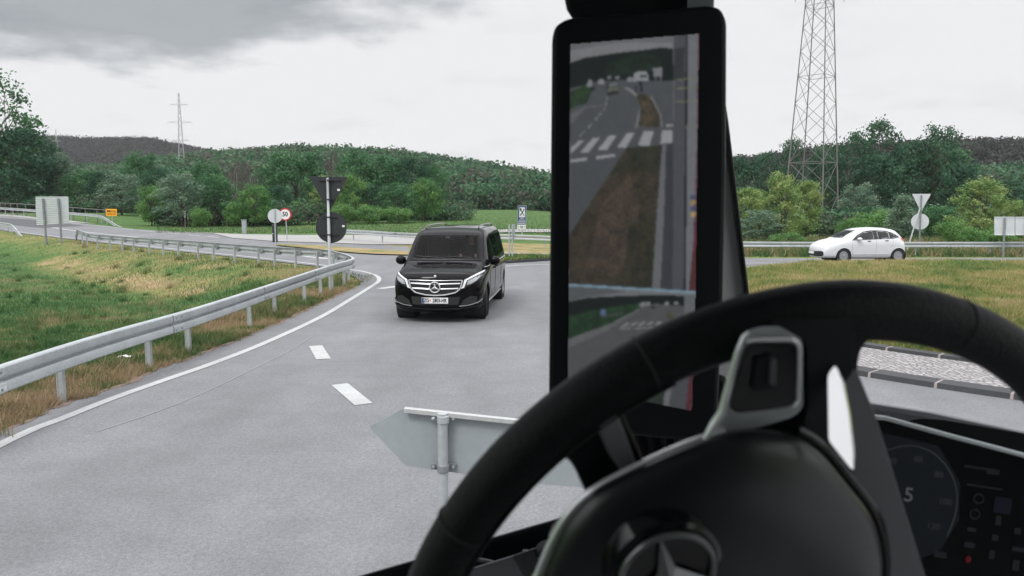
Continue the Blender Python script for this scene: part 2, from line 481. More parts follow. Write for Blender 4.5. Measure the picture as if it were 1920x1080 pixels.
edge_near = [Vector((-5.42, -6, 0)), Vector((-5.42, 4, 0))] + gp((0, 815), (100, 770), (200, 735), (300, 695), (400, 658), (500, 620), (550, 595), (600, 572), (650, 548), (678, 535), (672, 524), (650, 514))
edge_far = gp((600, 501), (470, 486), (320, 470.5), (122, 448), (0, 432)) + [Vector((-120, 118, 0))]
edge_up = [Vector((-170, 190, 0))] + gp((0, 405), (65, 411), (128, 416.5), (197, 424), (250, 430), (330, 435), (400, 439), (437, 448), (520, 454), (620, 457), (700, 460), (765, 463))
edge_right = [Vector((-5, 37.8, 0)), Vector((4, 37.6, 0)), Vector((12, 38.8, 0)), Vector((40, 39.6, 0)), Vector((70, 44, 0)), Vector((70, -6, 0))]
rj = random.Random(5)
def ragged(pts, amp, step):
    q = resample([Vector((p.x, p.y, 0)) for p in pts], step)
    return [q[0]] + [p + Vector((rj.uniform(-amp, amp), 0, 0)) for p in q[1:-1]] + [q[-1]]
edge_near = ragged(edge_near, .045, .22)
road = sheet('road', edge_near + edge_far + edge_up + edge_right, .03, m_asphalt, 2.5)
sheet('pavement', gp((330, 434.6), (400, 438.5), (437, 447.5), (520, 453.5), (620, 456.5), (700, 459.5), (765, 459.5), (840, 456), (840, 443), (700, 441.5), (557, 441.5), (456, 440)), .045, m_pale, 3)
sheet('pavement', [Vector(p) for p in ((-4.4, 37.85, 0), (4, 37.65, 0), (11.9, 38.85, 0), (12, 40.0, 0), (4, 38.9, 0), (-4.3, 39.1, 0))], .05, m_kerbpale, 2)
sheet('pavement', gp((905, 438), (1040, 436.5), (1040, 431), (1000, 430.5), (905, 433)), .07, m_pale, 3)
# the newer dark surfacing beyond the sign on the ramp
sheet('road', gp((0, 409), (66, 413), (120, 418.5), (158, 424), (80, 428), (0, 419.5)), .045, m_asphalt_new, 3)
sheet('pavement', gp((0, 402), (65, 408), (128, 413.5), (180, 420.5), (128, 417), (65, 411), (0, 405.2)), .055, m_pale, 3)
# verge of dry grass between the two carriageways
m_verge = m_ground
vz = sheet('verge', gp((516, 459.5), (600, 463), (700, 470), (766, 474), (766, 481), (700, 479), (655, 476), (600, 470), (525, 463)), .09, m_verge, 1.5)
set_attr(vz.data, 'dry', [.66] * len(vz.data.vertices))

# painted lines
def mark(px, w, dz=.036, mat=m_paint, **k): return ribbon('road_marking', gp(*px), w, dz, mat, **k)
line_near = [Vector((-4.80, -4, 0)), Vector((-4.85, 3.5, 0))] + gp((0, 840), (105, 795), (203, 755), (300, 720), (400, 685), (500, 645), (600, 598), (652, 567), (690, 543), (710, 529), (706, 519), (682, 511), (655, 507))
ribbon('road_marking', line_near, .135, .036, m_paint, .4)
mark([(652, 506.5), (596, 497.5), (470, 483), (320, 467.5), (122, 446), (8, 430.5)], .16)
mark([(0, 413.5), (83, 425), (127, 431.5), (200, 440), (260, 446)], .28)
mark([(128, 417.6), (197, 424.6), (250, 430.6)], .22)
for a, b in (((262, 433), (290, 435.5)), ((305, 436.5), (335, 439)), ((352, 441), (375, 443)), ((390, 444.5), (412, 446.5))): mark([a, b], .2)
for a, b in (((592, 652), (607, 677.5)), ((637, 725), (682, 763))):                     # the two dashes in the near lane
    p, q = G(*a), G(*b); mark([a, b], .22)
mark([(545, 478), (585, 483.5)], .35); mark([(590, 484), (622, 487.5)], .6, taper=.12)
mark([(712, 543.5), (752, 538)], .28)
mark([(905, 506), (950, 500.5), (1000, 498), (1060, 496), (1200, 492)], .16)
mark([(584, 634), (545, 660), (470, 698), (390, 737), (300, 775), (180, 815)], .03, .034, m_wornpaint)
lw_ = [Vector((-4.66, 2, 0))] + gp((0, 851), (100, 812), (200, 772), (300, 736), (400, 700), (500, 661), (590, 616))

# kerbed green island beside the van
isl = gp((925, 488.5), (938, 496), (960, 494.8), (1000, 492.2), (1060, 488.5), (1130, 485.5), (1120, 482.8), (1040, 484), (1000, 486), (940, 487))
MBk = MB(); k0 = [Vector((p.x, p.y, 0.02 + p.z)) for p in isl]; MBk.prism(k0, (0, 0, .13)); tag(MBk.build('kerb', m_kerb, bevel=.02), kind='structure')
c_ = sum(k0, Vector()) / len(k0)
gi = sheet('verge', [c_ + (p - c_) * .93 for p in k0], .16, m_ground, 1.0); set_attr(gi.data, 'dry', [.08] * len(gi.data.vertices))

# roundabout island: kerb rings, cobbled apron, grassed mound
def m_cobbles():
    m = M('cobblestones', (.36, .335, .335), .8); t = m.node_tree; b = t.nodes['Principled BSDF']
    pos = t.nodes.new('ShaderNodeNewGeometry').outputs['Position']
    v = t.nodes.new('ShaderNodeTexVoronoi'); v.feature = 'DISTANCE_TO_EDGE'; v.inputs['Scale'].default_value = 11; v.inputs['Randomness'].default_value = .55
    v2 = t.nodes.new('ShaderNodeTexVoronoi'); v2.inputs['Scale'].default_value = 11; v2.inputs['Randomness'].default_value = .55
    for q in (v, v2): t.links.new(pos, q.inputs['Vector'])
    mr = t.nodes.new('ShaderNodeMapRange'); t.links.new(v.outputs['Distance'], mr.inputs[0])
    for i, x in enumerate((.02, .14, 0, 1)): mr.inputs[i + 1].default_value = x
    hs = t.nodes.new('ShaderNodeMapRange'); s3 = t.nodes.new('ShaderNodeSeparateColor'); t.links.new(v2.outputs['Color'], s3.inputs[0]); t.links.new(s3.outputs[0], hs.inputs[0])
    for i, x in enumerate((0, 1, .75, 1.2)): hs.inputs[i + 1].default_value = x
    sc = t.nodes.new('ShaderNodeVectorMath'); sc.operation = 'SCALE'; sc.inputs[0].default_value = (.33, .32, .325); t.links.new(hs.outputs[0], sc.inputs['Scale'])
    mx_ = t.nodes.new('ShaderNodeMix'); mx_.data_type = 'RGBA'; mx_.inputs['A'].default_value = (.22, .205, .205, 1)
    t.links.new(mr.outputs[0], mx_.inputs['Factor']); t.links.new(sc.outputs[0], mx_.inputs['B']); t.links.new(mx_.outputs['Result'], b.inputs['Base Color'])
    bp = t.nodes.new('ShaderNodeBump'); bp.inputs['Strength'].default_value = .9; bp.inputs['Distance'].default_value = .03
    t.links.new(mr.outputs[0], bp.inputs['Height']); t.links.new(bp.outputs[0], b.inputs['Normal'])
    return m
def annulus(r0, r1, z0, z1, n=180):
    vs, fs = [], []
    for i in range(n):
        a = 2 * math.pi * i / n
        for r, z in ((r1, z0), (r1, z1), (r0, z1), (r0, z0)):
            x, y = IC[0] + r * math.cos(a), IC[1] + r * math.sin(a)
            vs.append((x, y, float(gz(x, y)) + z))
    for i in range(n):
        j = (i + 1) % n
        for k in range(3): fs.append((4 * i + k, 4 * j + k, 4 * j + k + 1, 4 * i + k + 1))
    return vs, fs
def ring_kerb(r0, r1, z, blk):
    n = int(2 * math.pi * r1 / blk); b = MB()
    for i in range(n):                                          # stones with a thin mortar joint between them
        a0 = 2 * math.pi * i / n; g = .018 / r1
        for s_, e_, mi, dz_ in ((a0 + g, a0 + 2 * math.pi / n - g, 0, 0), (a0 - g, a0 + g, 1, -.004)):
            b.cur = mi; vs = []
            for a in (s_, (s_ + e_) / 2, e_):
                for r, zz in ((r1, 0.0), (r1 - .02, z + dz_), (r0 + .02, z + dz_), (r0, 0.0)):
                    x, y = IC[0] + r * math.cos(a), IC[1] + r * math.sin(a); vs.append((x, y, float(gz(x, y)) + zz))
            fs = [(k + 4 * q, k + 1 + 4 * q, k + 5 + 4 * q, k + 4 + 4 * q) for q in (0, 1) for k in range(3)] + [(0, 1, 2, 3), (11, 10, 9, 8)]
            b.add(vs, fs)
    return tag(b.build('kerb', [m_kerb, m_joint], fix=True), kind='structure')
ring_kerb(IR - .34, IR, .10, .85); ring_kerb(IR - 2.05, IR - 1.8, .15, .78)
vs, fs = annulus(IR - 1.81, IR - .33, .0, .10); b_ = MB(); b_.add(vs, fs); tag(b_.build('cobbled_apron', m_cobbles()), kind='structure')
rr = np.array([0, 2, 4, 6, 7.5, 8.2, 8.7, 9.2, 9.6, 10, 10.2, 10.4, IR - 2.04]); na = 120
vs = [(IC[0] + r * math.cos(2 * math.pi * i / na), IC[1] + r * math.sin(2 * math.pi * i / na)) for r in rr for i in range(na)]
vs = [(x, y, float(gz(x, y)) + float(mound(x, y))) for x, y in vs]
b_ = MB(); b_.add(vs, [(k * na + i, k * na + (i + 1) % na, (k + 1) * na + (i + 1) % na, (k + 1) * na + i) for k in range(len(rr) - 1) for i in range(na)])
mo = b_.build('roundabout_island', m_ground, smooth=True); tag(mo, kind='structure')
set_attr(mo.data, 'dry', [float(dryness(v.co.x, v.co.y)) for v in mo.data.vertices])

# ------------------------------------------------------------------ grass blades (stuff)
RNG = np.random.default_rng(7)
m_grass = leafmat('grass blades', [(0.061, 0.140, 0.046), (0.116, 0.201, 0.063), (0.275, 0.275, 0.091), (0.403, 0.329, 0.171), (0.488, 0.366, 0.238)], .3)
def value_noise(X, Y, s, seed):
    r = np.random.default_rng(seed).random((64, 64)); x = X / s; y = Y / s
    i = np.floor(x).astype(int); j = np.floor(y).astype(int); u = x - i; v = y - j; u = u * u * (3 - 2 * u); v = v * v * (3 - 2 * v)
    g = lambda a, b: r[a % 64, b % 64]
    return (g(i, j) * (1 - u) + g(i + 1, j) * u) * (1 - v) + (g(i, j + 1) * (1 - u) + g(i + 1, j + 1) * u) * v
m_grass_loop = leafmat('verge grass blades', [(.052, .125, .042), (.085, .148, .052), (.150, .165, .068), (.34, .27, .155), (.37, .275, .18)], .3)
def grass(name, XY, zf, hmin, hmax, wid, dry_add=0.0, seed=1, amp=1.0):
    rng = np.random.default_rng(seed); n = len(XY); X, Y = XY[:, 0], XY[:, 1]
    Z = zf(X, Y); h = rng.uniform(hmin, hmax, n) * (.55 + .9 * value_noise(X, Y, .9, 3)); a = rng.uniform(0, 2 * np.pi, n)
    w = wid * rng.uniform(.6, 1.4, n); lean = rng.normal(0, .45, (n, 2)) * h[:, None]
    p0 = np.stack([X + np.cos(a) * w, Y + np.sin(a) * w, Z - .01], 1); p1 = np.stack([X - np.cos(a) * w, Y - np.sin(a) * w, Z - .01], 1)
    p2 = np.stack([X + lean[:, 0], Y + lean[:, 1], Z + h], 1)
    co = np.stack([p0, p1, p2], 1).reshape(-1, 3); fs = np.arange(3 * n).reshape(n, 3)
    me = bpy.data.meshes.new(name); fast_mesh(me, co, fs); me.materials.append(m_grass_loop if zf is gz else m_grass)
    d = dryness(X, Y) + dry_add + amp * 1.1 * (value_noise(X, Y, 1.9, 5) - .5) + amp * .9 * (value_noise(X, Y, .45, 9) - .5) + rng.normal(0, .13, n)
    set_attr(me, 'tint', np.repeat(np.clip(d, 0, 1), 3))
    return tag(link_mesh(name, me), kind='stuff')
def scatter_px(n, ylo, yhi, x0, x1, inside, seed, pw=1.0):
    """points spread evenly over the view of the ground between two rows, kept where inside() holds"""
    rng = np.random.default_rng(seed); x = rng.uniform(x0, x1, n); y = ylo + (yhi - ylo) * rng.random(n) ** pw
    Yd = H * F / (y - 385.0); X = (x - 960) / F * Yd * (CP + SP * np.tan(PITCH)) 
    k = inside(X, Yd); return np.stack([X[k], Yd[k]], 1)
en_ = [p for p in edge_near if 0 < p.y < 22.5]; ex = np.array([p.y for p in en_]); exx = np.array([p.x for p in en_])
def in_loop(X, Y):
    e = np.interp(Y, ex, exx) + .10 * (value_noise(X * 0 + 3, Y, .5, 31) - .5) + .12 * (value_noise(X * 0 + 9, Y, .13, 33) - .5); yf = np.interp(X, FARX, FARY) - .6
    return (X < e) & (Y < yf) & (X > -60)
grass('grass', scatter_px(230000, 436, 860, -120, 700, in_loop, 11), gz, .05, .15, .009, seed=21)
grass('grass', scatter_px(60000, 520, 830, -120, 700, lambda X, Y: in_loop(X, Y) & (X > -7), 12), gz, .04, .13, .006, .05, seed=22)
in_isl = lambda X, Y: np.hypot(X - IC[0], Y - IC[1]) < IR - 2.15
grass('grass', scatter_px(200000, 478, 760, 1360, 2060, in_isl, 13), lambda X, Y: gz(X, Y) + mound(X, Y), .05, .15, .011, .0, seed=23, amp=.5)
v2 = lambda X, Y: ((X > 10) & (Y > 40.2) & (Y < 75))
grass('grass', scatter_px(40000, 428, 482, 1360, 2000, v2, 14), gz, .15, .5, .03, 0, seed=24)
grass('grass', scatter_px(26000, 392, 440, 300, 1060, lambda X, Y: (Y > 66) & (Y < 190), 15), gz, .08, .2, .035, -.02, seed=25)
def in_poly(poly):
    px_ = np.array([(p.x, p.y) for p in poly])
    def f(X, Y):
        c = np.zeros(X.shape, bool)
        for (x1, y1), (x2, y2) in zip(px_, np.roll(px_, -1, 0)):
            c ^= ((y1 > Y) != (y2 > Y)) & (X < (x2 - x1) * (Y - y1) / (y2 - y1 + 1e-12) + x1)
        return c
    return f
gi_in = in_poly([c_ + (p - c_) * .93 for p in k0])
grass('grass', scatter_px(30000, 478, 500, 900, 1150, gi_in, 16), lambda X, Y: gz(X, Y) + .16, .06, .16, .02, -.1, seed=26)

# ------------------------------------------------------------------ woods and hills
leafm = {
    'mid': leafmat('mid green leaves', [(0.043, 0.126, 0.054),(0.071, 0.185, 0.078),(0.108, 0.229, 0.093)]),
    'dark': leafmat('dark green leaves', [(0.025, 0.077, 0.043),(0.043, 0.118, 0.063),(0.068, 0.155, 0.082)]),
    'bright': leafmat('fresh green leaves', [(0.078, 0.193, 0.064),(0.122, 0.266, 0.077),(0.174, 0.296, 0.091)]),
    'willow': leafmat('grey green leaves', [(0.101, 0.176, 0.123),(0.159, 0.250, 0.167),(0.218, 0.293, 0.202)]),
    'yellow': leafmat('yellow green leaves', [(.14, .25, .085), (.22, .33, .11), (.30, .34, .13)]),
    'brown': leafmat('brown twigs', [(0.078, 0.065, 0.062),(0.108, 0.087, 0.083),(0.143, 0.124, 0.115)]),
    'wood': leafmat('wood canopy', [(0.027, 0.092, 0.049),(0.048, 0.141, 0.066),(0.079, 0.185, 0.083),(0.087, 0.132, 0.075),(0.090, 0.076, 0.071)]),
    'hill': leafmat('far canopy', [(.022, .032, .026), (.030, .034, .030), (.042, .037, .036), (.030, .048, .036), (.050, .044, .042)]),
}
def leaves_arrays(C, size, rng, out_n=None):
    """one pointed four-cornered leaf clump per centre"""
    n = len(C); d = rng.normal(size=(n, 3))
    if out_n is not None: d = d * .75 + out_n
    d /= np.linalg.norm(d, axis=1)[:, None]
    a = np.cross(d, rng.normal(size=(n, 3))); a /= np.linalg.norm(a, axis=1)[:, None] + 1e-9; b = np.cross(d, a)
    s = size * rng.uniform(.55, 1.3, n)[:, None]
    e = rng.uniform(.45, .8, n)[:, None]
    co = np.stack([C + a * s, C + b * s * e + d * s * .15, C - a * s, C - b * s * e + d * s * .15], 1).reshape(-1, 3)
    return co, np.arange(4 * n).reshape(n, 4)
def leaf_obj(name, C, size, tint, mat, rng, parent=None, out_n=None):
    co, fs = leaves_arrays(C, size, rng, out_n); me = bpy.data.meshes.new(name); fast_mesh(me, co, fs); me.materials.append(mat)
    set_attr(me, 'tint', np.repeat(np.clip(tint, 0, 1), 4)); return link_mesh(name, me, parent)
def canopy(name, pts, r, per, size, mat, seed, flat=.8, kind='stuff', tsp=.13):
    """a far wood as one mass: many crowns of leaf clumps; pts (n,3) crown centres"""
    rng = np.random.default_rng(seed); n = len(pts); R_ = r * rng.uniform(.7, 1.35, n)
    d = rng.normal(size=(n, per, 3)); d[:, :, 2] = np.abs(d[:, :, 2]) * 1.1 - .45; d /= np.linalg.norm(d, axis=2)[:, :, None]
    q = R_[:, None, None] * (rng.uniform(.6, 1.05, (n, per, 1))); off = d * q * np.array([1, 1, flat])
    C = (pts[:, None, :] + off).reshape(-1, 3); t = np.repeat(rng.random(n), per) + rng.normal(0, tsp, n * per)
    o = leaf_obj(name, C, size, t, mat, rng, None, d.reshape(-1, 3)); return tag(o, kind=kind)
def ridge_fn(px, Y):
    """height of a ridge crest at distance Y from its skyline in the view"""
    q = [D(x, y, Y) for x, y in px]; return [p.x for p in q], [p.z for p in q]
m_soil = M('wood floor', (.018, .026, .014), .95, var=[(.05, .3)])
def hill(name, px, Y0, Y1, canopy_h, foot, n, r, per, size, mat, seed, x0, x1, tail=.35):
    hx, hz_ = ridge_fn(px, Y1)
    def z(X, Y):
        # sight lines keep their bearing, so the crest is looked up by bearing
        top = np.interp(np.asarray(X) * Y1 / np.maximum(Y, 1), hx, hz_) - canopy_h
        t = ss(Y0, Y1, Y); back = 1 - tail * ss(Y1, Y1 + (Y1 - Y0), Y)
        return foot + (top - foot) * t * back - 8 * ss(Y0 + 12, Y0, Y)
    ys = np.linspace(Y0, Y1 + (Y1 - Y0) * .8, 34); xs = np.linspace(x0, x1, 70)
    o, _ = grid_obj(name, xs, ys, z, m_soil); tag(o, kind='structure')
    rng = np.random.default_rng(seed); Y = Y0 + 8 + (Y1 * 1.06 - Y0) * rng.random(n) ** .85; X = rng.uniform(x0, x1, n)
    k = np.abs(X) < Y * .78; X, Y = X[k], Y[k]
    pts = np.stack([X, Y, z(X, Y) + canopy_h * rng.uniform(.45, .82, len(X))], 1)
    canopy('distant_woods', pts, r, per, size, mat, seed + 1)
hill('hill', [(-400, 300), (0, 262), (80, 258), (180, 262), (280, 262), (330, 272), (390, 285), (520, 305), (700, 330)], 520, 900, 12, 0, 7500, 6.0, 80, .95, leafm['hill'], 31, -700, -120)
hill('hill', [(-300, 320), (200, 315), (390, 289), (450, 284), (560, 277), (640, 281), (740, 286), (830, 298), (900, 309), (960, 319), (1030, 333), (1200, 362), (1350, 380)], 205, 330, 10, 1.0, 4200, 4.2, 90, .68, leafm['wood'], 41, -190, 75)
hill('hill', [(1250, 320), (1400, 300), (1600, 275), (1760, 268), (1800, 266), (1920, 268), (2200, 262)], 210, 420, 10, -2, 3000, 5.2, 90, .85, leafm['hill'], 51, 60, 420)
hill('hill', [(1250, 400), (1400, 360), (1600, 340), (1800, 318), (1920, 312), (2200, 300)], 150, 215, 9, -2.2, 1000, 4.2, 130, .55, leafm['wood'], 61, 30, 210)

# low growth that closes the foot of the wood
rng = np.random.default_rng(77); n = 620; X = rng.uniform(-92, -7, n); Y = 88 + rng.uniform(0, 8, n) + 36 * ss(-40, -46, X) + 25 * ss(-27, -22, X)
canopy('undergrowth', np.stack([X, Y, gz(X, Y) + rng.uniform(.3, 1.8, n)], 1), 1.5, 150, .19, leafm['wood'], 78)
n = 520; X = rng.uniform(20, 110, n); Y = rng.uniform(84, 100, n)
canopy('undergrowth', np.stack([X, Y, gz(X, Y) + rng.uniform(.3, 2.4, n)], 1), 1.7, 100, .27, leafm['wood'], 79)

n = 420; X = rng.uniform(-60, 60, n); Y = rng.uniform(203, 217, n)
canopy('undergrowth', np.stack([X, Y, gz(X, Y) + rng.uniform(.5, 5, n)], 1), 2.6, 110, .45, leafm['wood'], 80)

# weeds and taller tufts scattered through the verge, and soil spilt along the edge of the asphalt
rng = np.random.default_rng(91)
def clumps(n, ylo, yhi, x0, x1, inside, seed, per=70, r=.10):
    c = scatter_px(n, ylo, yhi, x0, x1, inside, seed); q = np.repeat(c, per, 0); return q + rng.normal(0, r, q.shape) * np.repeat(rng.uniform(.4, 1.3, len(c)), per)[:, None]
grass('grass', clumps(330, 440, 840, -60, 700, in_loop, 92), gz, .10, .24, .009, -.06, seed=93, amp=.4)
grass('grass', clumps(150, 500, 840, -60, 700, lambda X, Y: in_loop(X, Y) & (X > -6.4), 94, 60, .08), gz, .12, .26, .006, .02, seed=95, amp=.6)
grass('grass', clumps(160, 480, 760, 1360, 2060, in_isl, 96), lambda X, Y: gz(X, Y) + mound(X, Y), .10, .22, .010, -.12, seed=97, amp=.4)
m_spill = M('spilt soil', (.17, .125, .10), .95, var=[(9, .3), (50, .3)])
b = MB(); rj2 = random.Random(3); vs = []
for p in en_:
    w = max(.01, rj2.gauss(.045, .035)); vs += [(p.x - .05, p.y, .0345), (p.x + w, p.y + rj2.uniform(-.05, .05), .0345)]
b.add(vs, [(2 * i, 2 * i + 1, 2 * i + 3, 2 * i + 2) for i in range(len(en_) - 1)]); tag(b.build('soil_edge', m_spill), kind='structure')

# ------------------------------------------------------------------ trees
def limb(mb, a, b, r0, r1, rng, k=5, wob=.12):
    a, b = Vector(a), Vector(b); L_ = (b - a).length; pts = []
    for i in range(k + 1):
        t = i / k; w = Vector(rng.normal(0, wob * L_ / k, 3)) if 0 < i < k else Vector((0, 0, 0))
        pts.append(a.lerp(b, t) + w)
    mb.tube(pts, [r0 + (r1 - r0) * i / k for i in range(k + 1)], 6); return pts
def tree_proto(kind, seed):
    """a tree 10 m tall: (trunk mesh, crown mesh); crown of many leaf clumps gathered in boughs"""
    rng = np.random.default_rng(seed); tr = MB(); spec = {
        #        boughs, crown rx, base z, top,  bough r, leaves/bough, leaf, mat
        'round': (28, 3.6, 1.2, 9.6, 1.4, 290, .185, 'mid'), 'dark': (30, 3.5, .6, 9.6, 1.35, 290, .18, 'dark'),
        'tall': (40, 2.9, 2.2, 9.7, .95, 190, .135, 'mid'), 'bright': (24, 3.3, .6, 9.5, 1.3, 290, .18, 'bright'),
        'willow': (26, 3.0, .5, 9.6, 1.2, 290, .165, 'willow'), 'yellow': (40, 3.0, .5, 9.7, 1.0, 260, .14, 'yellow'),
        'bare': (26, 3.2, 2.2, 9.6, 1.15, 170, .11, 'brown'), 'shrub': (16, 4.6, .4, 8.5, 2.4, 300, .30, 'bright'),
        'cone': (30, 2.6, .3, 9.7, 1.1, 260, .15, 'willow'), 'wispy': (36, 3.2, 2.6, 9.9, .9, 150, .13, 'dark')}[kind]
    nb, rx, z0, z1, br, per, lf, mt = spec
    tips = []
    for i in range(nb):
        t = (i + rng.uniform(0, 1)) / nb; a = i * 2.4 + rng.uniform(-.5, .5)
        if kind == 'cone': w = rx * (1.0 - .88 * t) * (.5 + .5 * min(1, t * 6))
        elif kind in ('yellow', 'tall', 'wispy'): w = rx * math.sin(math.pi * min(1, .22 + .74 * t)) ** .8
        else: w = rx * math.sin(math.pi * min(1, .2 + .72 * t)) ** .6
        rr_ = w * rng.uniform(.45, 1.0); zz = z0 + br * .5 + (z1 - z0 - br) * t
        tips.append(Vector((rr_ * math.cos(a), rr_ * math.sin(a), zz)))
    C, NN, T = [], [], []
    for p in tips:
        b_ = br * rng.uniform(.65, 1.25); n = int(per * (b_ / br) ** 2)
        d = rng.normal(size=(n, 3)); d[:, 2] += .25; d /= np.linalg.norm(d, axis=1)[:, None]
        q = b_ * rng.uniform(.35, 1.08, n)[:, None] * np.array([1, 1, .72])
        # twig-like straggling at the rim
        q = q * (1 + .28 * np.clip(rng.normal(size=(n, 1)), -.6, 1.6))
        C.append(np.array(p) + d * q); NN.append(d); T.append(np.full(n, rng.uniform(.15, .8)) + rng.normal(0, .16, n))
    C, NN, T = np.concatenate(C), np.concatenate(NN), np.concatenate(T)
    hole = value_noise(C[:, 0] * 1.0 + 40 + C[:, 2] * .6, C[:, 1] + 40 + C[:, 2], .9, seed + 2) > (.30 if kind not in ('wispy', 'tall', 'bare') else .36)
    C, NN, T = C[hole], NN[hole], T[hole]; C[:, 2] = np.maximum(C[:, 2], .15)
    r0 = .17 if kind != 'shrub' else .1
    top = Vector((rng.normal(0, .15), rng.normal(0, .15), z1 * .86))
    stems = [Vector((0, 0, -.3))] if kind not in ('shrub', 'bare', 'yellow') else [Vector((x, y, -.3)) for x, y in ((-.35, .1), (.3, -.2), (.1, .35))]
    for s_ in stems:
        e = top + Vector((s_.x * 2.5, s_.y * 2.5, rng.uniform(-.8, 0)))
        mid = limb(tr, s_, e, r0 if len(stems) == 1 else r0 * .62, .03, rng, 6, .10)
    for i, p in enumerate(tips):
        t0 = max(.12, (p.z / z1) * .62); b0 = Vector((0, 0, -.3)).lerp(top, t0) if len(stems) == 1 else stems[i % len(stems)].lerp(top + stems[i % len(stems)] * 2.5, t0)
        limb(tr, b0, p, .065 * (1.15 - t0), .015, rng, 3, .2)
    tm = tr.build('trunk', m_barkpale if kind == 'bare' else m_bark, smooth=True)
    co = leaf_obj('crown', C, lf, T, leafm[mt], rng, None, NN)
    a, b = tm.data, co.data; bpy.data.objects.remove(tm); bpy.data.objects.remove(co); return a, b
PROTO = {}
def proto(kind, v):
    if (kind, v) not in PROTO: PROTO[(kind, v)] = tree_proto(kind, 100 + 17 * v + sum(map(ord, kind)))
    return PROTO[(kind, v)]
def plant_tree(x, top, Y, wpx, kind, label, v=0, name='tree', cat='tree', group='trees along the edge of the wood'):
    d = D(x, 400, Y); g = float(gz(d.x, Y)); h = D(x, top, Y).z - g; sc = h / 9.9
    rx = {'round': 4.6, 'dark': 4.5, 'tall': 3.7, 'bright': 4.3, 'willow': 4.0, 'yellow': 3.8, 'bare': 4.1, 'shrub': 6.4, 'cone': 3.5, 'wispy': 3.8}[kind]
    sx = (wpx / F * Y) / 2 / rx
    o = thing(name, label, cat, (d.x, Y, g), (x * 1.7 + top) % 6.283, group); o.scale = (sx, sx, sc)
    a, b = proto(kind, v)
    link_mesh('trunk', a, o); link_mesh('crown', b, o); return o
LT = [  # x, top row, distance, width in px, kind, variant, label
    (2, 128, 130, 190, 'tall', 0, 'tall airy tree at the far left edge, the highest against the sky'),
    (48, 232, 128, 130, 'dark', 0, 'dark broad tree at the foot of the tall airy one on the far left'),
    (92, 258, 136, 84, 'dark', 1, 'dark tree behind the ribbed board, right of the far left tree'),
    (120, 282, 132, 66, 'cone', 1, 'pointed grey green tree just behind the ribbed sign board'),
    (157, 312, 130, 70, 'round', 0, 'rounded mid green tree above the end of the bridge railing'),
    (192, 318, 128, 62, 'dark', 0, 'small dark tree left of the yellow place sign'),
    (229, 322, 112, 92, 'willow', 0, 'bushy grey green tree just right of the yellow place sign'),
    (270, 277, 122, 74, 'round', 1, 'tall rounded green tree standing up before the brown hill'),
    (283, 344, 88, 62, 'bright', 0, 'light green tree between two grey green ones, low in the left wood'),
    (303, 308, 110, 66, 'dark', 1, 'dull green tree left of the distant pylon'),
    (340, 318, 86, 100, 'willow', 1, 'large silvery green tree below the distant pylon'),
    (380, 296, 118, 84, 'round', 0, 'rounded green tree just right of the distant pylon'),
    (404, 322, 90, 78, 'round', 1, 'mid green tree between the silvery tree and the bare brown trees'),
    (440, 298, 116, 66, 'bare', 0, 'bare brown tree with pale stems, left one of the pair'),
    (478, 300, 114, 62, 'bare', 1, 'bare brown tree with pale stems, right one of the pair'),
    (478, 342, 86, 66, 'bright', 1, 'small fresh green tree in front of the bare brown pair'),
    (442, 372, 86, 52, 'shrub', 0, 'low green bush left of the small fresh green tree'),
    (375, 384, 84, 46, 'shrub', 1, 'low bright bush at the foot of the silvery tree'),
    (522, 345, 94, 64, 'dark', 0, 'dark tree rising behind the round white sign back'),
    (556, 274, 116, 134, 'round', 1, 'broad domed green tree, widest of the left wood'),
    (560, 372, 98, 62, 'shrub', 0, 'dark low bush right of the speed limit sign'),
    (612, 328, 102, 74, 'yellow', 0, 'yellowish green tree behind the triangular sign back'),
    (624, 274, 120, 58, 'bare', 0, 'brown bare tree above the triangular sign back'),
    (655, 322, 102, 72, 'bright', 0, 'fresh green tree right of the triangular sign back'),
    (674, 276, 118, 92, 'round', 0, 'rounded green tree on the skyline right of the brown bare one'),
    (642, 376, 97, 56, 'shrub', 1, 'low bush beside the round dark sign back'),
    (700, 340, 104, 76, 'dark', 1, 'dark green tree left of the van roof'),
    (724, 282, 118, 96, 'round', 1, 'rounded green tree on the skyline above the van left side'),
    (748, 338, 104, 74, 'round', 0, 'mid green tree directly above the van left mirror'),
    (772, 288, 118, 84, 'dark', 0, 'dark green skyline tree above the van windscreen'),
    (796, 330, 108, 72, 'bright', 1, 'greener tree at the right end of the left wood'),
    (812, 300, 122, 70, 'round', 0, 'last skyline tree before the fine textured hill wood'),
    (690, 378, 98, 70, 'shrub', 0, 'low dark bush at the meadow edge left of the van'),
    (745, 384, 100, 66, 'shrub', 1, 'low bush at the meadow edge behind the van'),
]
for x, t_, Y, w, k, v, lab in LT:
    plant_tree(x, t_, Y, w * 1.12, k, lab, v, 'bush' if k == 'shrub' else 'tree', 'bush' if k == 'shrub' else 'tree')
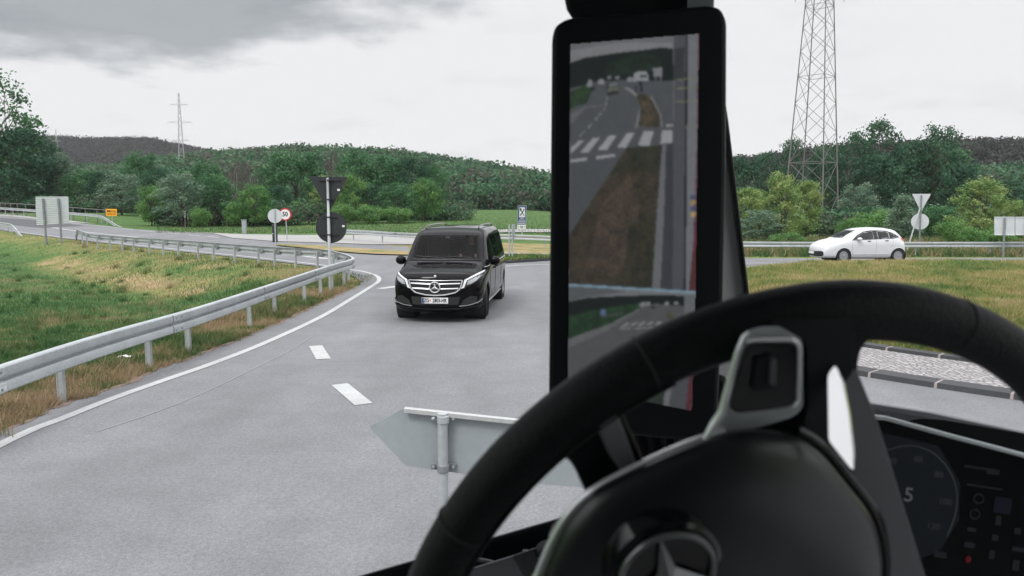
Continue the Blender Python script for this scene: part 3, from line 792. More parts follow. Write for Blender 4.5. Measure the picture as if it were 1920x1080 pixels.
RT = [
    (1385, 288, 128, 96, 'dark', 0, 'dark tree just right of the grey pillar, in the back row'),
    (1432, 284, 132, 92, 'wispy', 0, 'thin dark tree behind the yellow green poplars'),
    (1482, 258, 128, 90, 'wispy', 1, 'ragged dark tree left of the big pylon'),
    (1545, 258, 138, 100, 'dark', 1, 'dark tree seen through the lattice of the big pylon'),
    (1600, 244, 128, 110, 'wispy', 0, 'ragged tall tree just right of the big pylon'),
    (1648, 222, 132, 120, 'wispy', 1, 'highest ragged tree of the right wood'),
    (1640, 285, 124, 120, 'dark', 0, 'dark tree below the highest ragged tree'),
    (1700, 252, 130, 110, 'dark', 1, 'broad dark tree above the pale cone shaped tree'),
    (1752, 232, 128, 120, 'wispy', 0, 'ragged tree at the right end of the high dark wood'),
    (1752, 262, 132, 130, 'round', 0, 'broad green tree behind the triangular sign right of the white car'),
    (1800, 300, 118, 100, 'dark', 0, 'dark tree right of the triangular sign back'),
    (1900, 330, 120, 110, 'dark', 1, 'dark tree at the right edge of the view'),
    (1400, 348, 60, 84, 'yellow', 1, 'yellow green poplar nearest the grey pillar'),
    (1462, 320, 62, 100, 'yellow', 0, 'tallest yellow green poplar left of the big pylon'),
    (1512, 334, 66, 74, 'yellow', 1, 'yellow green poplar half hiding the big pylon'),
    (1425, 392, 57, 90, 'willow', 0, 'grey green bush below the yellow green poplars'),
    (1610, 338, 92, 84, 'willow', 1, 'dull grey tree above the white car'),
    (1592, 404, 66, 56, 'shrub', 0, 'round pale bush right of the pylon foot'),
    (1640, 386, 78, 84, 'shrub', 1, 'dark green bush above the white car roof'),
    (1692, 362, 60, 88, 'cone', 0, 'pale cone shaped tree behind the white car'),
    (1765, 382, 66, 78, 'round', 1, 'green tree right of the round sign back'),
    (1838, 330, 58, 124, 'yellow', 0, 'broad yellow green tree left of the white sign boards'),
    (1788, 405, 54, 60, 'shrub', 1, 'bush right of the leaning sign brace'),
    (1822, 420, 50, 60, 'shrub', 0, 'low bush behind the guardrail right of the white car'),
    (1870, 424, 50, 70, 'shrub', 1, 'low bush behind the post of the white boards'),
    (1908, 372, 60, 56, 'yellow', 1, 'small yellow green tree above the white sign boards'),
    (1480, 432, 52, 70, 'shrub', 0, 'low bush behind the guardrail left of the white car'),
]
for x, t_, Y, w, k, v, lab in RT:
    plant_tree(x, t_, Y, w * 1.1, k, lab, v, 'bush' if k == 'shrub' else 'tree', 'bush' if k == 'shrub' else 'tree', 'trees behind the roundabout')

# ------------------------------------------------------------------ pylons
def pylon(name, label, loc, rz, R0, R1, h, panels, r_leg, r_br, arms, mat, footings=False):
    o = thing(name, label, 'pylon', loc, rz, 'lattice pylons')
    ang = [math.pi / 2 * k for k in range(4)]
    def corner(k, t):
        R_ = R0 + (R1 - R0) * t; return Vector((R_ * math.cos(ang[k % 4]), R_ * math.sin(ang[k % 4]), h * t))
    for k in range(4):
        b = MB(); b.tube([corner(k, 0), corner(k, 1)], [r_leg, r_leg * .6], 6); b.build('leg', mat, o)
    ts = [0.0]; q = 1.0
    for i in range(panels): ts.append(ts[-1] + q); q *= .93
    ts = [t / ts[-1] for t in ts]
    b = MB()
    for i in range(panels):
        for k in range(4):
            b.tube([corner(k, ts[i]), corner(k + 1, ts[i + 1])], r_br, 4); b.tube([corner(k + 1, ts[i]), corner(k, ts[i + 1])], r_br, 4)
            if i % 3 == 2: b.tube([corner(k, ts[i]), corner(k + 1, ts[i])], r_br, 4)
    b.build('bracing', mat, o)
    ca, sa = math.cos(-rz), math.sin(-rz); ux = Vector((ca, sa, 0))
    for z, half in arms:
        b = MB(); t = z / h; R_ = (R0 + (R1 - R0) * t)
        b.tube([ux * -half + Vector((0, 0, z)), ux * half + Vector((0, 0, z))], r_br, 4)
        for s in (-1, 1):
            tip = ux * half * s + Vector((0, 0, z))
            for w in (-1, 1):
                root = ux * R_ * .6 * s + Vector((-sa, ca, 0)) * R_ * .7 * w
                b.tube([root + Vector((0, 0, z - half * .10)), tip], r_br * .8, 4); b.tube([root + Vector((0, 0, z + half * .10)), tip], r_br * .6, 4)
            b.tube([tip, tip - Vector((0, 0, half * .22))], r_br * 1.2, 5)
        b.build('crossarm', mat, o)
    if footings:
        for k in range(4):
            b = MB(); c = corner(k, 0); b.box(c + Vector((0, 0, -.1)), (1.3, 1.3, 1.7)); b.build('footing', m_kerbpale, o, bevel=.05)
    return o
pb = D(1519, 440, 118); g = float(gz(pb.x, 118))
pylon('pylon', 'large lattice pylon standing behind the white car, cut by the top of the view', (pb.x, 118, g + .6), rad(1), 4.35, 1.05, 50, 15, .105, .036, [(34.6, 3.6), (42, 6), (48, 5)], m_lattice, True)
pb = D(345, 400, 280); hp = D(340, 174, 280).z
pylon('pylon', 'slim pale pylon with three crossarms rising above the left wood', (pb.x, 280, 0), rad(-15), 2.1, .25, hp, 14, .085, .032, [(D(340, 263, 280).z, 3.2), (D(340, 229, 280).z, 4.3), (D(340, 196, 280).z, 3.2)], m_latticefar)
pb = D(108, 300, 560); hp = D(108, 240, 560).z
pylon('pylon', 'tiny far pylon on the brown hill at the left', (pb.x, 560, -1), rad(-15), 2.6, .3, hp, 10, .12, .06, [(hp * .72, 4), (hp * .86, 3)], m_latticefar)

# ------------------------------------------------------------------ guardrails
PROF = [(.0, .470), (.070, .472), (.082, .486), (.083, .560), (.070, .585), (.022, .596), (.022, .624), (.070, .635), (.083, .660), (.082, .738), (.070, .752), (0, .754)]
PROF = PROF + [(n - .006, z) for n, z in PROF[::-1]]
def guardrail(label, pts, posts, side, name='guardrail', zoff=None, group='guardrails along the roads', mat=None, post_d=.11, base=gz, spacer=True, joints=4.0):
    """a W-beam swept along pts on the given side (+1: left of travel) of its posts"""
    mat = mat or m_galv
    q = resample(catmull([(p[0], p[1], 0) for p in pts], 10), .4)
    base0 = q[len(q) // 2]; o0 = Vector((base0.x, base0.y, float(base(base0.x, base0.y))))
    o = thing(name, label, 'guardrail', o0, 0, group)
    tot = sum((b_ - a_).length for a_, b_ in zip(q, q[1:])); b = MB(); b.off = o0; k = len(PROF); vs = []; s = 0
    frames = []
    for i, p in enumerate(q):
        t = (q[min(i + 1, len(q) - 1)] - q[max(i - 1, 0)]).normalized(); n = Vector((-t.y, t.x, 0)) * side
        z0 = float(base(p.x, p.y)) + (zoff(s / tot) if zoff else 0)
        frames.append((p, t, n, z0)); vs += [p + n * a + Vector((0, 0, z0 + z)) for a, z in PROF]
        if i + 1 < len(q): s += (q[i + 1] - p).length
    fs = [(i * k + j, i * k + (j + 1) % k, (i + 1) * k + (j + 1) % k, (i + 1) * k + j) for i in range(len(q) - 1) for j in range(k)]
    fs += [tuple(range(k)), tuple((len(q) - 1) * k + j for j in range(k))[::-1]]
    b.add(vs, fs)
    # lap joints with their bolts
    step = max(1, int(joints / .4))
    for i in range(step // 2, len(q) - 1, step):
        p, t, n, z0 = frames[i]; jb = b; b.cur = 0
        for (a0, z0_), (a1, z1_) in zip(PROF[:11], PROF[1:12]):
            b.prism([p + t * e - n * 0 + n * (a_ + .004) + Vector((0, 0, z0 + zz)) for e, a_, zz in ((-.01, a0, z0_), (-.01, a1, z1_), (.30, a1, z1_), (.30, a0, z0_))], n * .004)
        b.cur = 1
        for e in (.05, .22):
            for a_, zz in ((.07, .52), (.07, .70)):
                c = p + t * e + n * (a_ + .012) + Vector((0, 0, z0 + zz)); jb.lathe([(0, .018), (.014, .018), (.02, .010)], c, n, 8)
        for (a0, z0_), (a1, z1_) in zip(PROF[:11], PROF[1:12]): jb.prism([p + t * e + n * (a_ + .0035) + Vector((0, 0, z0 + zz)) for e, a_, zz in ((-.022, a0, z0_), (-.022, a1, z1_), (-.011, a1, z1_), (-.011, a0, z0_))], n * .002)
        b.cur = 0
    rail = b.build('rail', [mat, m_galvdark], o, smooth=30)
    for pp in posts:
        i = min(range(len(q)), key=lambda j: (q[j] - Vector((pp[0], pp[1], 0))).length); p, t, n, z0 = frames[i]
        gzv = float(base(p.x, p.y)); c = p - n * post_d; b = MB(); b.off = o0
        h_ = max(.25, .70 + z0 - gzv)
        # sigma shaped steel post: web and two flanges
        for a_, w_, d_ in ((0, .045, .008), (-.033, .012, .036), (.033, .012, .036)):
            rot = Matrix.Rotation(math.atan2(t.y, t.x), 3, 'Z')
            b.box(c + n * 0 + t * 0 + (n * a_) + Vector((0, 0, gzv + h_ / 2 - .1)), (w_ if a_ == 0 else d_ * 1.6, .066 if a_ == 0 else w_, h_ + .2), rot)
        po = b.build('post', m_galvdark if mat is m_galvdark else mat, o)
        if spacer:
            b = MB(); b.off = o0; z = z0 + .60; A = c + n * .05; B = p + n * .004
            for w_, zz in ((.10, z + .085), (.10, z - .085)):
                b.prism([A - t * .05 + Vector((0, 0, zz)), A + t * .05 + Vector((0, 0, zz)), B + t * .17 + Vector((0, 0, zz)), B - t * .17 + Vector((0, 0, zz))], (0, 0, .008))
            for e in (-1, 1):
                b.prism([A + t * .05 * e + Vector((0, 0, z - .077)), B + t * .17 * e + Vector((0, 0, z - .077)), B + t * .17 * e + Vector((0, 0, z + .085)), A + t * .05 * e + Vector((0, 0, z + .085))], t * .006 * e)
            b.build('spacer', m_galvdark, po)
    return o
near_posts = [Vector((-5.45, 4.9, 0)), Vector((-5.45, 6.95, 0))] + [P(*q) for q in ((100, 755), (265, 695), (366, 660), (463, 615), (525, 590), (571, 566), (605, 553))]
near_posts = [Vector((p.x * .5 - 5.3 * .5 + .12, p.y, 0)) for p in near_posts]
tip = [Vector((-5.05, 21.9, 0)), Vector((-4.98, 23.1, 0)), Vector((-5.05, 24.2, 0)), Vector((-5.45, 25.6, 0)), Vector((-6.3, 27.4, 0))]
far_posts = [P(*q) for q in ((602, 500), (567, 503.5), (524, 500), (486, 496.5), (445, 492), (409, 487.5), (373, 484), (341, 480.5), (311, 478), (284, 475.5), (257, 472.5), (233, 470), (210, 467), (190, 464.3), (168, 461), (150, 458))]
far_posts[0] = Vector((-7.2, 28.9, 0)); far_posts[1] = Vector((-8.2, 29.9, 0))
loop_pts = [Vector((-5.4, 1.5, 0))] + near_posts[::2] + tip[::2] + far_posts[::2] + [Vector((-31, 54.5, 0))]
guardrail('galvanised guardrail looping round the near grass verge, nearest the viewer', [p + Vector((.0, 0, 0)) for p in loop_pts], near_posts + tip + far_posts, -1,
          zoff=lambda t: -.62 * float(ss(.955, 1.0, t)))
a_, b_ = G(-40, 428), G(22, 434)
guardrail('short guardrail end sloping into the ground at the left edge', [Vector((-62, 84, 0)), G(-20, 429.5), G(12, 433.5), G(30, 439), G(44, 444)], [G(-15, 430), G(14, 434)], -1, zoff=lambda t: -.70 * float(ss(.70, 1.0, t)))
bridge = gp((-60, 399), (0, 403), (65, 408.5), (128, 413.5), (180, 418.5), (198, 421), (232, 426))
guardrail('guardrail along the far edge of the bridge, sloping down by the yellow sign', bridge, resample(catmull(bridge[:-1], 8), 3.2), -1, zoff=lambda t: .25 * float(ss(1, .85, t)) - .75 * float(ss(.84, 1.0, t)))
# bridge railing
rp = [Vector((p.x - .2, p.y + 1.2, 0)) for p in gp((-60, 399.5), (0, 403.5), (65, 409), (128, 414), (180, 418.8), (192, 420))]
rq = resample(catmull(rp, 8), 2.4)
ro = thing('bridge_railing', 'dark metal railing along the bridge at the far left', 'railing', (rq[-1].x, rq[-1].y, float(gz(rq[-1].x, rq[-1].y))))
b = MB(); b.off = ro.location.copy()
hh = 1.55
for z, r in ((hh, .045), (hh * .62, .03), (.30, .03)): b.tube([p + Vector((0, 0, float(gz(p.x, p.y)) + z)) for p in rq], r, 6)
b.build('handrail', m_lattice, ro)
for p in rq:
    b = MB(); b.off = ro.location.copy(); b.box(p + Vector((0, 0, float(gz(p.x, p.y)) + hh / 2)), (.07, .07, hh)); b.build('post', m_lattice, ro)
mid_pts = [Vector((-13.5, 55, 0)), Vector((-9.5, 50.5, 0)), Vector((-6.5, 46.5, 0)), Vector((-3, 44.6, 0)), Vector((2, 44.0, 0)), Vector((8, 43.2, 0))]
guardrail('guardrail behind the black van at the edge of the dry verge', mid_pts, resample(catmull(mid_pts, 8), 4.0), -1)
rt_pts = [Vector((8.5, 42.2, 0)), Vector((14, 41.2, 0)), Vector((22, 41.0, 0)), Vector((30, 41.2, 0)), Vector((40, 42.0, 0))]
guardrail('guardrail on the far side of the roundabout behind the white car', rt_pts, resample(catmull(rt_pts, 8), 1.9)[1:], -1)

# ------------------------------------------------------------------ signs
def disc(mb, c, n, r, th, k=28):
    n = Vector(n).normalized(); mb.lathe([(0, r), (th, r)], Vector(c), n, k)
def frame_of(n):
    n = Vector(n).normalized(); ux = Vector((0, 0, 1)).cross(n).normalized(); return ux, Vector((0, 0, 1)), n
# triangular and round sign backs on the tall pole inside the guardrail
pp = P(619.5, 545); Yp = pp.y
so_ = thing('road_sign', 'tall grey pole with black triangular and round sign backs inside the guardrail', 'road sign', (pp.x, pp.y, 0))
zt = D(617, 334, Yp).z; b = MB(); b.off = pp; zm = D(617, 400, Yp).z
b.lathe([(-.2, .043), (zm, .043), (zm + .01, .036), (zt, .036), (zt + .01, .02)], pp, (0, 0, 1), 14); b.build('pole', m_galv, so_, smooth=True)
def rounded(poly, r, k=5):
    out_ = []
    n_ = len(poly)
    for i in range(n_):
        a, c, d = Vector(poly[i - 1]), Vector(poly[i]), Vector(poly[(i + 1) % n_])
        e1, e2 = (a - c).normalized(), (d - c).normalized(); rr_ = min(r, (a - c).length * .45, (d - c).length * .45)
        p1, p2 = c + e1 * rr_, c + e2 * rr_
        for j in range(k + 1):
            t = j / k; out_.append(p1 * (1 - t) ** 2 + c * 2 * t * (1 - t) + p2 * t * t)
    return out_
def tri_sign(px3, Y, yoff, th, mat, parent, off, face=None):
    b = MB(); b.off = off; q = rounded([D(x, y, Y) + Vector((0, yoff, 0)) for x, y in px3], .07); b.prism(q, (0, th, 0)); o = b.build('sign_plate', mat, parent, bevel=.004)
    if face:
        b = MB(); b.off = off; b.prism([p + Vector((0, th + .003, 0)) for p in q], (0, .002, 0)); b.build('sign_face', face, parent)
    return o
tri_sign([(579, 331), (652, 331), (616, 398)], Yp, .06, .012, m_signdark, so_, pp, m_red)
b = MB(); b.off = pp; cc = D(620, 426.5, Yp) + Vector((0, .06, 0)); rr0 = (649 - 591) / 2 / F * Yp; b.lathe([(0, rr0), (.012, rr0)], cc, (0, 1, 0), 36); b.build('sign_plate', m_signdark, so_)
b = MB(); b.off = pp; b.lathe([(.016, rr0 * .98), (.018, rr0 * .98)], cc, (0, 1, 0), 36); b.build('sign_face', m_red, so_)
b = MB(); b.off = pp
for y, w in ((338, 20), (374, 9), (407, 14), (440, 18)):
    c = D(617.5, y, Yp); b.box(c + Vector((0, .04, 0)), (w / F * Yp * 2, .03, .03))
    b.box(c + Vector((0, 0, 0)), (.12, .10, .035))
b.build('bracket', m_signdark, so_)
for x, y in ((634, 356), (643, 424)):
    b = MB(); b.off = pp; b.box(D(x, y, Yp) + Vector((0, .056, 0)), (.07, .006, .055)); b.build('sticker', m_white, so_)
# round white sign back with the dark stake behind it
pr = P(517, 463); so_ = thing('road_sign', 'round white sign back on a thin post left of the speed limit sign', 'road sign', pr)
b = MB(); b.off = pr; b.lathe([(0, .035), (D(515, 392, pr.y).z, .035)], pr, (0, 0, 1), 10); b.build('pole', m_galv, so_, smooth=True)
r_ = 13.2 / F * pr.y; c = D(515, 405, pr.y) + Vector((0, .05, 0)); b = MB(); b.off = pr; b.lathe([(0, r_), (.015, r_)], c, (-.1, 1, 0), 32); b.build('sign_plate', m_palesign, so_)
b = MB(); b.off = pr; b.lathe([(.018, r_ * .97), (.02, r_ * .97)], c, (-.1, 1, 0), 32); b.build('sign_face', m_blue, so_)
pd_ = P(516, 455); so_ = thing('marker_column', 'black upright marker column behind the round white sign back', 'marker', pd_)
b = MB(); w = 8.5 / F * pd_.y; b.box((0, 0, .55), (w, w * .7, D(516, 418, pd_.y).z - 0)); b.build('column', m_signdark, so_, bevel=.02)
b = MB(); b.box((-w * .36, -w * .36, D(516, 438, pd_.y).z), (.05, .01, .06)); b.build('reflector', m_white, so_)
# speed limit sign
p5 = P(538.5, 452); so_ = thing('speed_limit_sign', 'round red bordered 50 speed limit sign on a thin post', 'road sign', p5)
b = MB(); b.off = p5; zc = D(535, 402, p5.y); b.tube([p5, Vector((zc.x + .02, p5.y, zc.z + .3))], .032, 10); b.build('pole', m_galv, so_, smooth=True)
n5 = Vector((.12, -1, 0)).normalized(); c = Vector((zc.x, p5.y - .06, zc.z)); R5 = 10.8 / F * p5.y * 1.06
b = MB(); b.off = p5; b.lathe([(-.02, R5), (0, R5)], c, n5, 36); b.build('sign_plate', m_red, so_)
b = MB(); b.off = p5; b.lathe([(.002, R5 * .80), (.004, R5 * .80)], c, n5, 36); b.build('sign_face', m_white, so_)
b = MB(); b.off = p5; ux, uy, _ = frame_of(n5); put_text(b, '50', c + n5 * .009, ux, uy, R5 * 1.02, .012, .86); b.build('numerals', m_black, so_)
# yellow place sign
py_ = G(211, 423); so_ = thing('place_sign', 'yellow place name sign on a post by the end of the bridge railing', 'road sign', py_)
Yq = py_.y; b = MB(); b.off = py_; b.tube([py_, D(210, 392, Yq)], .05, 8); b.build('pole', m_galv, so_)
q = [D(x, y, Yq) + Vector((0, -.08, 0)) for x, y in ((199, 391.5), (219.5, 391.8), (219.7, 405), (200, 405))]
b = MB(); b.off = py_; b.prism(q, (0, .03, 0)); b.build('sign_plate', m_yellow, so_)
b = MB(); b.off = py_; put_text(b, 'Mirna', D(209.6, 396.0, Yq) + Vector((0, -.09, 0)), (1, 0, 0), (0, 0, 1), .42, .004, 1.0); b.build('lettering', m_black, so_)
b = MB(); b.off = py_
for k in range(8):
    b.box(D(202.6 + k * 2.0, 401.4, Yq) + Vector((0, -.085, 0)), (.10, .004, .17 if k % 3 else .24))
b.build('lettering', m_orange, so_)
# ribbed board seen from behind
l0, l1 = G(87.5, 458.5), G(115, 455.5); Yb = l0.y
so_ = thing('direction_board', 'large pale ribbed sign board seen from behind on two posts at the left', 'road sign', l0)
ca = [D(65, 369.5, Yb), D(126, 369, Yb - 0), D(127.5, 418, Yb), D(67, 421.5, Yb)]
b = MB(); b.off = l0; b.prism([p + Vector((0, .10, 0)) for p in ca], (0, .03, 0)); nr = 15
for i in range(nr + 1):
    t = i / nr; a = ca[0].lerp(ca[3], t); c = ca[1].lerp(ca[2], t); b.tube([a + Vector((0, .085, 0)), c + Vector((0, .085, 0))], .018, 5)
b.build('ribbed_panel', m_palesign, so_)
b = MB(); b.off = l0; b.prism([p + Vector((0, .134, 0)) for p in ca], (0, .003, 0)); b.build('sign_face', m_signback, so_)
for (xt, yt), base_ in (((80, 372), l0), ((109, 372), l1)):
    b = MB(); b.off = l0; top = D(xt, yt, Yb); b.tube([Vector((base_.x, Yb, base_.z - .2)), Vector((top.x, Yb, top.z))], .065, 10); b.build('post', m_galvdark, so_, smooth=True)
# blue restaurant sign
pz = P(979, 441); Yz = pz.y; so_ = thing('restaurant_sign', 'narrow blue sign with crossed fork and spoon right of the van', 'road sign', pz)
sp = lambda x, y, e=0.0: D(x, y, Yz) + Vector((0, -.06 - e, 0))
def plate(name, px, mat, e=0.0, th=.03):
    b = MB(); b.off = pz; b.prism([sp(x, y, e) for x, y in px], (0, th, 0)); return b.build(name, mat, so_)
plate('sign_frame', [(971, 385.3), (987.3, 385.3), (986.2, 431), (969.3, 431)], m_signback)
plate('sign_face', [(972, 386.3), (986.2, 386.3), (985.4, 421), (970.4, 421)], m_blue, .012, .008)
plate('white_panel', [(974.3, 389), (984, 389), (984.6, 407.3), (973.2, 407.3)], m_white, .018, .004)
plate('distance_plate', [(969.9, 421.5), (985.7, 421.5), (985.9, 430.2), (969.5, 430.2)], m_white, .016, .006)
b = MB(); b.off = pz
for x0, x1 in ((983, 976.6), (975, 981.6)): b.tube([sp(x0, 404.6, .024), sp(x1, 394.5, .024)], .035, 5)
b.ellipsoid(sp(976.4, 392.8, .024), (.075, .012, .13), 10, 6)
for k in (-1, 0, 1): b.tube([sp(982 + k * .8, 394.6, .024), sp(982.2 + k * .8, 391, .024)], .015, 5)
b.build('pictogram', m_black, so_)
b = MB(); b.off = pz
for y, xa, xb, h in ((409.3, 975.5, 982.5, .05), (412.6, 973, 984.4, .05), (415.8, 971.6, 984.8, .06), (418.9, 971.4, 984.9, .06)):
    x = xa; b = MB(); b.off = pz
    while x < xb - .3: b.box(sp(x + .55, y, .02), (.042, .004, h)); x += 1.35
    b.build('text_line', m_white, so_)
b = MB(); b.off = pz; put_text(b, '700', sp(977.8, 426, .024), (1, 0, 0), (0, 0, 1), .24, .006, .8); b.build('lettering', m_black, so_)
for x in (971.7, 983.9):
    b = MB(); b.off = pz; b.box(sp(x, 426.4, .02), (.02, .004, .22)); b.prism([sp(x - .9, 425.4, .02), sp(x + .9, 425.4, .02), sp(x, 423, .02)], (0, .004, 0)); b.build('arrow', m_black, so_)
b = MB(); b.off = pz; b.tube([pz, sp(978, 388) + Vector((0, .07, 0))], .045, 8); b.build('pole', m_galv, so_)
# slim sign seen edge on, behind the van
pe = P(957, 490.5); so_ = thing('road_sign', 'sign seen edge on at a grey double post right of the van', 'road sign', pe)
for dx_ in (-.03, .05):
    b = MB(); b.lathe([(-.1, .03), (D(957, 421, pe.y).z, .03)], (dx_ * 1.6, 0, 0), (0, 0, 1), 10); b.build('pole', m_galv, so_, smooth=True)
b = MB(); z0, z1 = D(957, 450, pe.y).z, D(957, 420.5, pe.y).z; rot = Matrix.Rotation(rad(8), 3, 'Z'); b.box((.13, .15, (z0 + z1) / 2), (.02, .65, z1 - z0), rot); b.build('sign_plate', m_signback, so_)
# small white marker stakes and box at the wood edge
pb_ = P(458.5, 439); so_ = thing('utility_box', 'small pale box on the meadow edge left of the round sign back', 'box', pb_)
b = MB(); b.box((0, 0, .58), (.34, .25, 1.16)); b.build('cabinet', m_signback, so_, bevel=.02); b = MB(); b.box((0, 0, 1.19), (.40, .31, .06)); b.build('lid', m_galvdark, so_)
for x, yt, yb, lab in ((347.5, 396, 426, 'white topped stake below the silvery tree, left of two'), (353.5, 399, 425, 'white topped stake below the silvery tree, right of two')):
    q = P(x, yb); o_ = thing('marker_stake', lab, 'stake', q, 0, 'stakes in the dry grass'); h_ = D(x, yt, q.y).z
    b = MB(); b.tube([(0, 0, -.1), (0, 0, h_)], .05, 7); b.build('stake', m_barkpale, o_)
    b = MB(); b.box((0, -.02, h_ - .35), (.16, .05, .7)); b.build('plate', m_white, o_)
# right: triangular and round backs with a leaning brace
Yr = 43.5; pr = Vector((D(1722.5, 480, Yr).x, Yr, float(gz(D(1722.5, 480, Yr).x, Yr))))
so_ = thing('road_sign', 'pale triangular and round sign backs on a braced post right of the white car', 'road sign', pr)
b = MB(); b.off = pr; b.tube([pr, D(1728, 366, Yr)], .045, 10); b.build('pole', m_galvdark, so_, smooth=True)
b = MB(); b.off = pr; bx = D(1699, 470, Yr); b.tube([Vector((bx.x - .15, Yr - .3, pr.z)), D(1724, 391, Yr) + Vector((0, -.05, 0))], .04, 10); b.build('brace', m_galv, so_, smooth=True)
tri_sign([(1711, 363.5), (1747, 363.5), (1728, 397)], Yr, .06, .015, m_palesign, so_, pr, m_red)
rr1 = 15.0 / F * Yr; b = MB(); b.off = pr; c = D(1726, 415.5, Yr) + Vector((0, .06, 0)); b.lathe([(0, rr1), (.015, rr1)], c, (.55, 1, 0), 32); b.build('sign_plate', m_palesign, so_)
b = MB(); b.off = pr; b.lathe([(.018, rr1 * .97), (.02, rr1 * .97)], c, (.55, 1, 0), 32); b.build('sign_face', m_blue, so_)
# right: white boards on a post
Yw = 40.2; xw = D(1883.5, 478, Yw).x; pw_ = Vector((xw, Yw, float(gz(xw, Yw))))
so_ = thing('direction_board', 'two pale sign boards side by side seen from behind at the right edge', 'road sign', pw_)
for xa, xb in ((1866.5, 1904.5), (1906, 1946)):
    q = [D(xa, 407.5, Yw), D(xb, 407.5, Yw), D(xb, 441, Yw), D(xa, 440.5, Yw)]; b = MB(); b.off = pw_; b.prism([p + Vector((0, .08, 0)) for p in q], (0, .03, 0))
    b.tube([q[0] + Vector((0, .07, 0)), q[1] + Vector((0, .07, 0))], .025, 5); b.tube([q[3] + Vector((0, .07, 0)), q[2] + Vector((0, .07, 0))], .025, 5); b.build('board', m_palesign, so_)
for xt in (1885, 1926):
    b = MB(); b.off = pw_; t_ = D(xt, 408, Yw); b.tube([Vector((t_.x, Yw, pw_.z)), t_], .055, 10); b.build('post', m_galvdark, so_, smooth=True)
# arrow sign just outside the cab
Ya = 4.4; m_arrow = m_signback
pa = Vector((D(831, 900, Ya).x, Ya, 0)); so_ = thing('arrow_sign', 'grey arrow shaped direction sign seen from behind, close outside the cab', 'road sign', pa)
nA = Vector((.10, 1, .02)).normalized(); ctr = D(831, 822, Ya) + Vector((0, .05, 0))
ap = [PL(x, y, ctr, nA) for x, y in ((692, 800), (760, 764), (1000, 789), (1120, 801), (1130, 917), (1000, 907), (760, 873))]
b = MB(); b.off = pa; b.prism(rounded(ap, .012, 3), nA * .004); b.build('sign_plate', m_arrow, so_)
b = MB(); b.off = pa
for i in range(len(ap)):                                        # folded rim towards the viewer
    a, c = ap[i], ap[(i + 1) % len(ap)]; up = (c - a).cross(nA).normalized(); 
    if i in (1, 2): b.prism([a, c, c + nA * -.040, a + nA * -.040], up * .004); b.prism([a + nA * -.040, c + nA * -.040, c + nA * -.040 - Vector((0, 0, .020)), a + nA * -.040 - Vector((0, 0, .020))], nA * .003)
b.build('rim', m_paint, so_)
b = MB(); b.off = pa; b.lathe([(0, .030), (D(831, 775, Ya).z, .030)], pa, (0, 0, 1), 20); b.build('pole', m_galv, so_, smooth=True)
for yy, mt in ((786, m_galv), (878, m_galvdark)):
    c = D(831, yy, Ya); b = MB(); b.off = pa; b.lathe([(-.022, .036), (.022, .036)], c, (0, 0, 1), 18); b.box(c + Vector((0, .033, 0)), (.15, .012, .036))
    for s in (-1, 1): b.lathe([(0, .012), (.016, .012), (.024, .007)], c + Vector((s * .058, .026, 0)), (0, -1, 0), 8)
    b.build('clamp', mt, so_, bevel=.003)
# litter on the verge
q = G(233, 675); o_ = thing('paper_scrap', 'crumpled white paper on the dry grass below the near guardrail', 'litter', q + Vector((0, 0, .05)))
b = MB(); rg = random.Random(4); pts = [[Vector((-.10 + .05 * i, -.05 + .05 * j, rg.uniform(0, .035))) for j in range(3)] for i in range(5)]
b.add([p for r in pts for p in r], [(3 * i + j, 3 * i + j + 1, 3 * i + j + 4, 3 * i + j + 3) for i in range(4) for j in range(2)])
so2 = b.build('sheet', m_white, o_); sm = so2.modifiers.new('thick', 'SOLIDIFY'); sm.thickness = .004
b = MB(); rg = random.Random(8)
for i in range(160):
    x, y = (rg.gauss(148, 22), rg.gauss(833, 9)) if i < 70 else (rg.uniform(0, 640), None)
    if y is None: y = np.interp(x, [0, 100, 200, 300, 400, 500, 600, 650], [812, 768, 734, 694, 657, 620, 572, 548]) + rg.uniform(-14, 4)
    p = G(x, y); s = rg.uniform(.008, .026); b.ellipsoid(p + Vector((0, 0, s * .6)), (s * rg.uniform(.7, 1.6), s * rg.uniform(.7, 1.4), s * .7), 6, 4, Matrix.Rotation(rg.uniform(0, 3), 3, 'Z'))
tag(b.build('gravel', M('pale stones', (.32, .28, .25), .9, var=[(20, .2)])), kind='stuff')

# ------------------------------------------------------------------ vehicles
m_blackpaint = M('black car paint', (.004, .004, .005), .08, 0, spec=.15, coat=.0)
m_whitepaint = M('white car paint', (.60, .61, .63), .28, 0, spec=.5, coat=.3)
m_trim = M('black plastic trim', (.012, .012, .013), .5)
m_tyre = M('tyre rubber', (.014, .014, .015), .8)
m_alloy = M('alloy rim', (.34, .35, .37), .32, .6)
m_chrome = M('chrome', (.75, .76, .78), .12, 1.0)
m_darkchrome = M('smoked chrome', (.16, .165, .17), .2, .8)
m_silver = M('silver brightwork', (.62, .63, .65), .3, .55)
m_lamp = M('headlamp', (.45, .47, .49), .12, .35, coat=1)
m_lampwhite = M('lamp light guide', (.85, .86, .88), .2)
m_tail = M('tail lamp', (.55, .035, .03), .2, coat=.8)
m_cabindark = M('dark upholstery', (.02, .02, .022), .8)
m_tint = glass('tinted glass', (.62, .64, .65), .03)
m_priv = glass('privacy glass', (.05, .05, .055), .02)
m_clear = glass('clear glass', (.62, .66, .66), .07)
m_cabgrey = M('grey upholstery', (.10, .10, .105), .8)

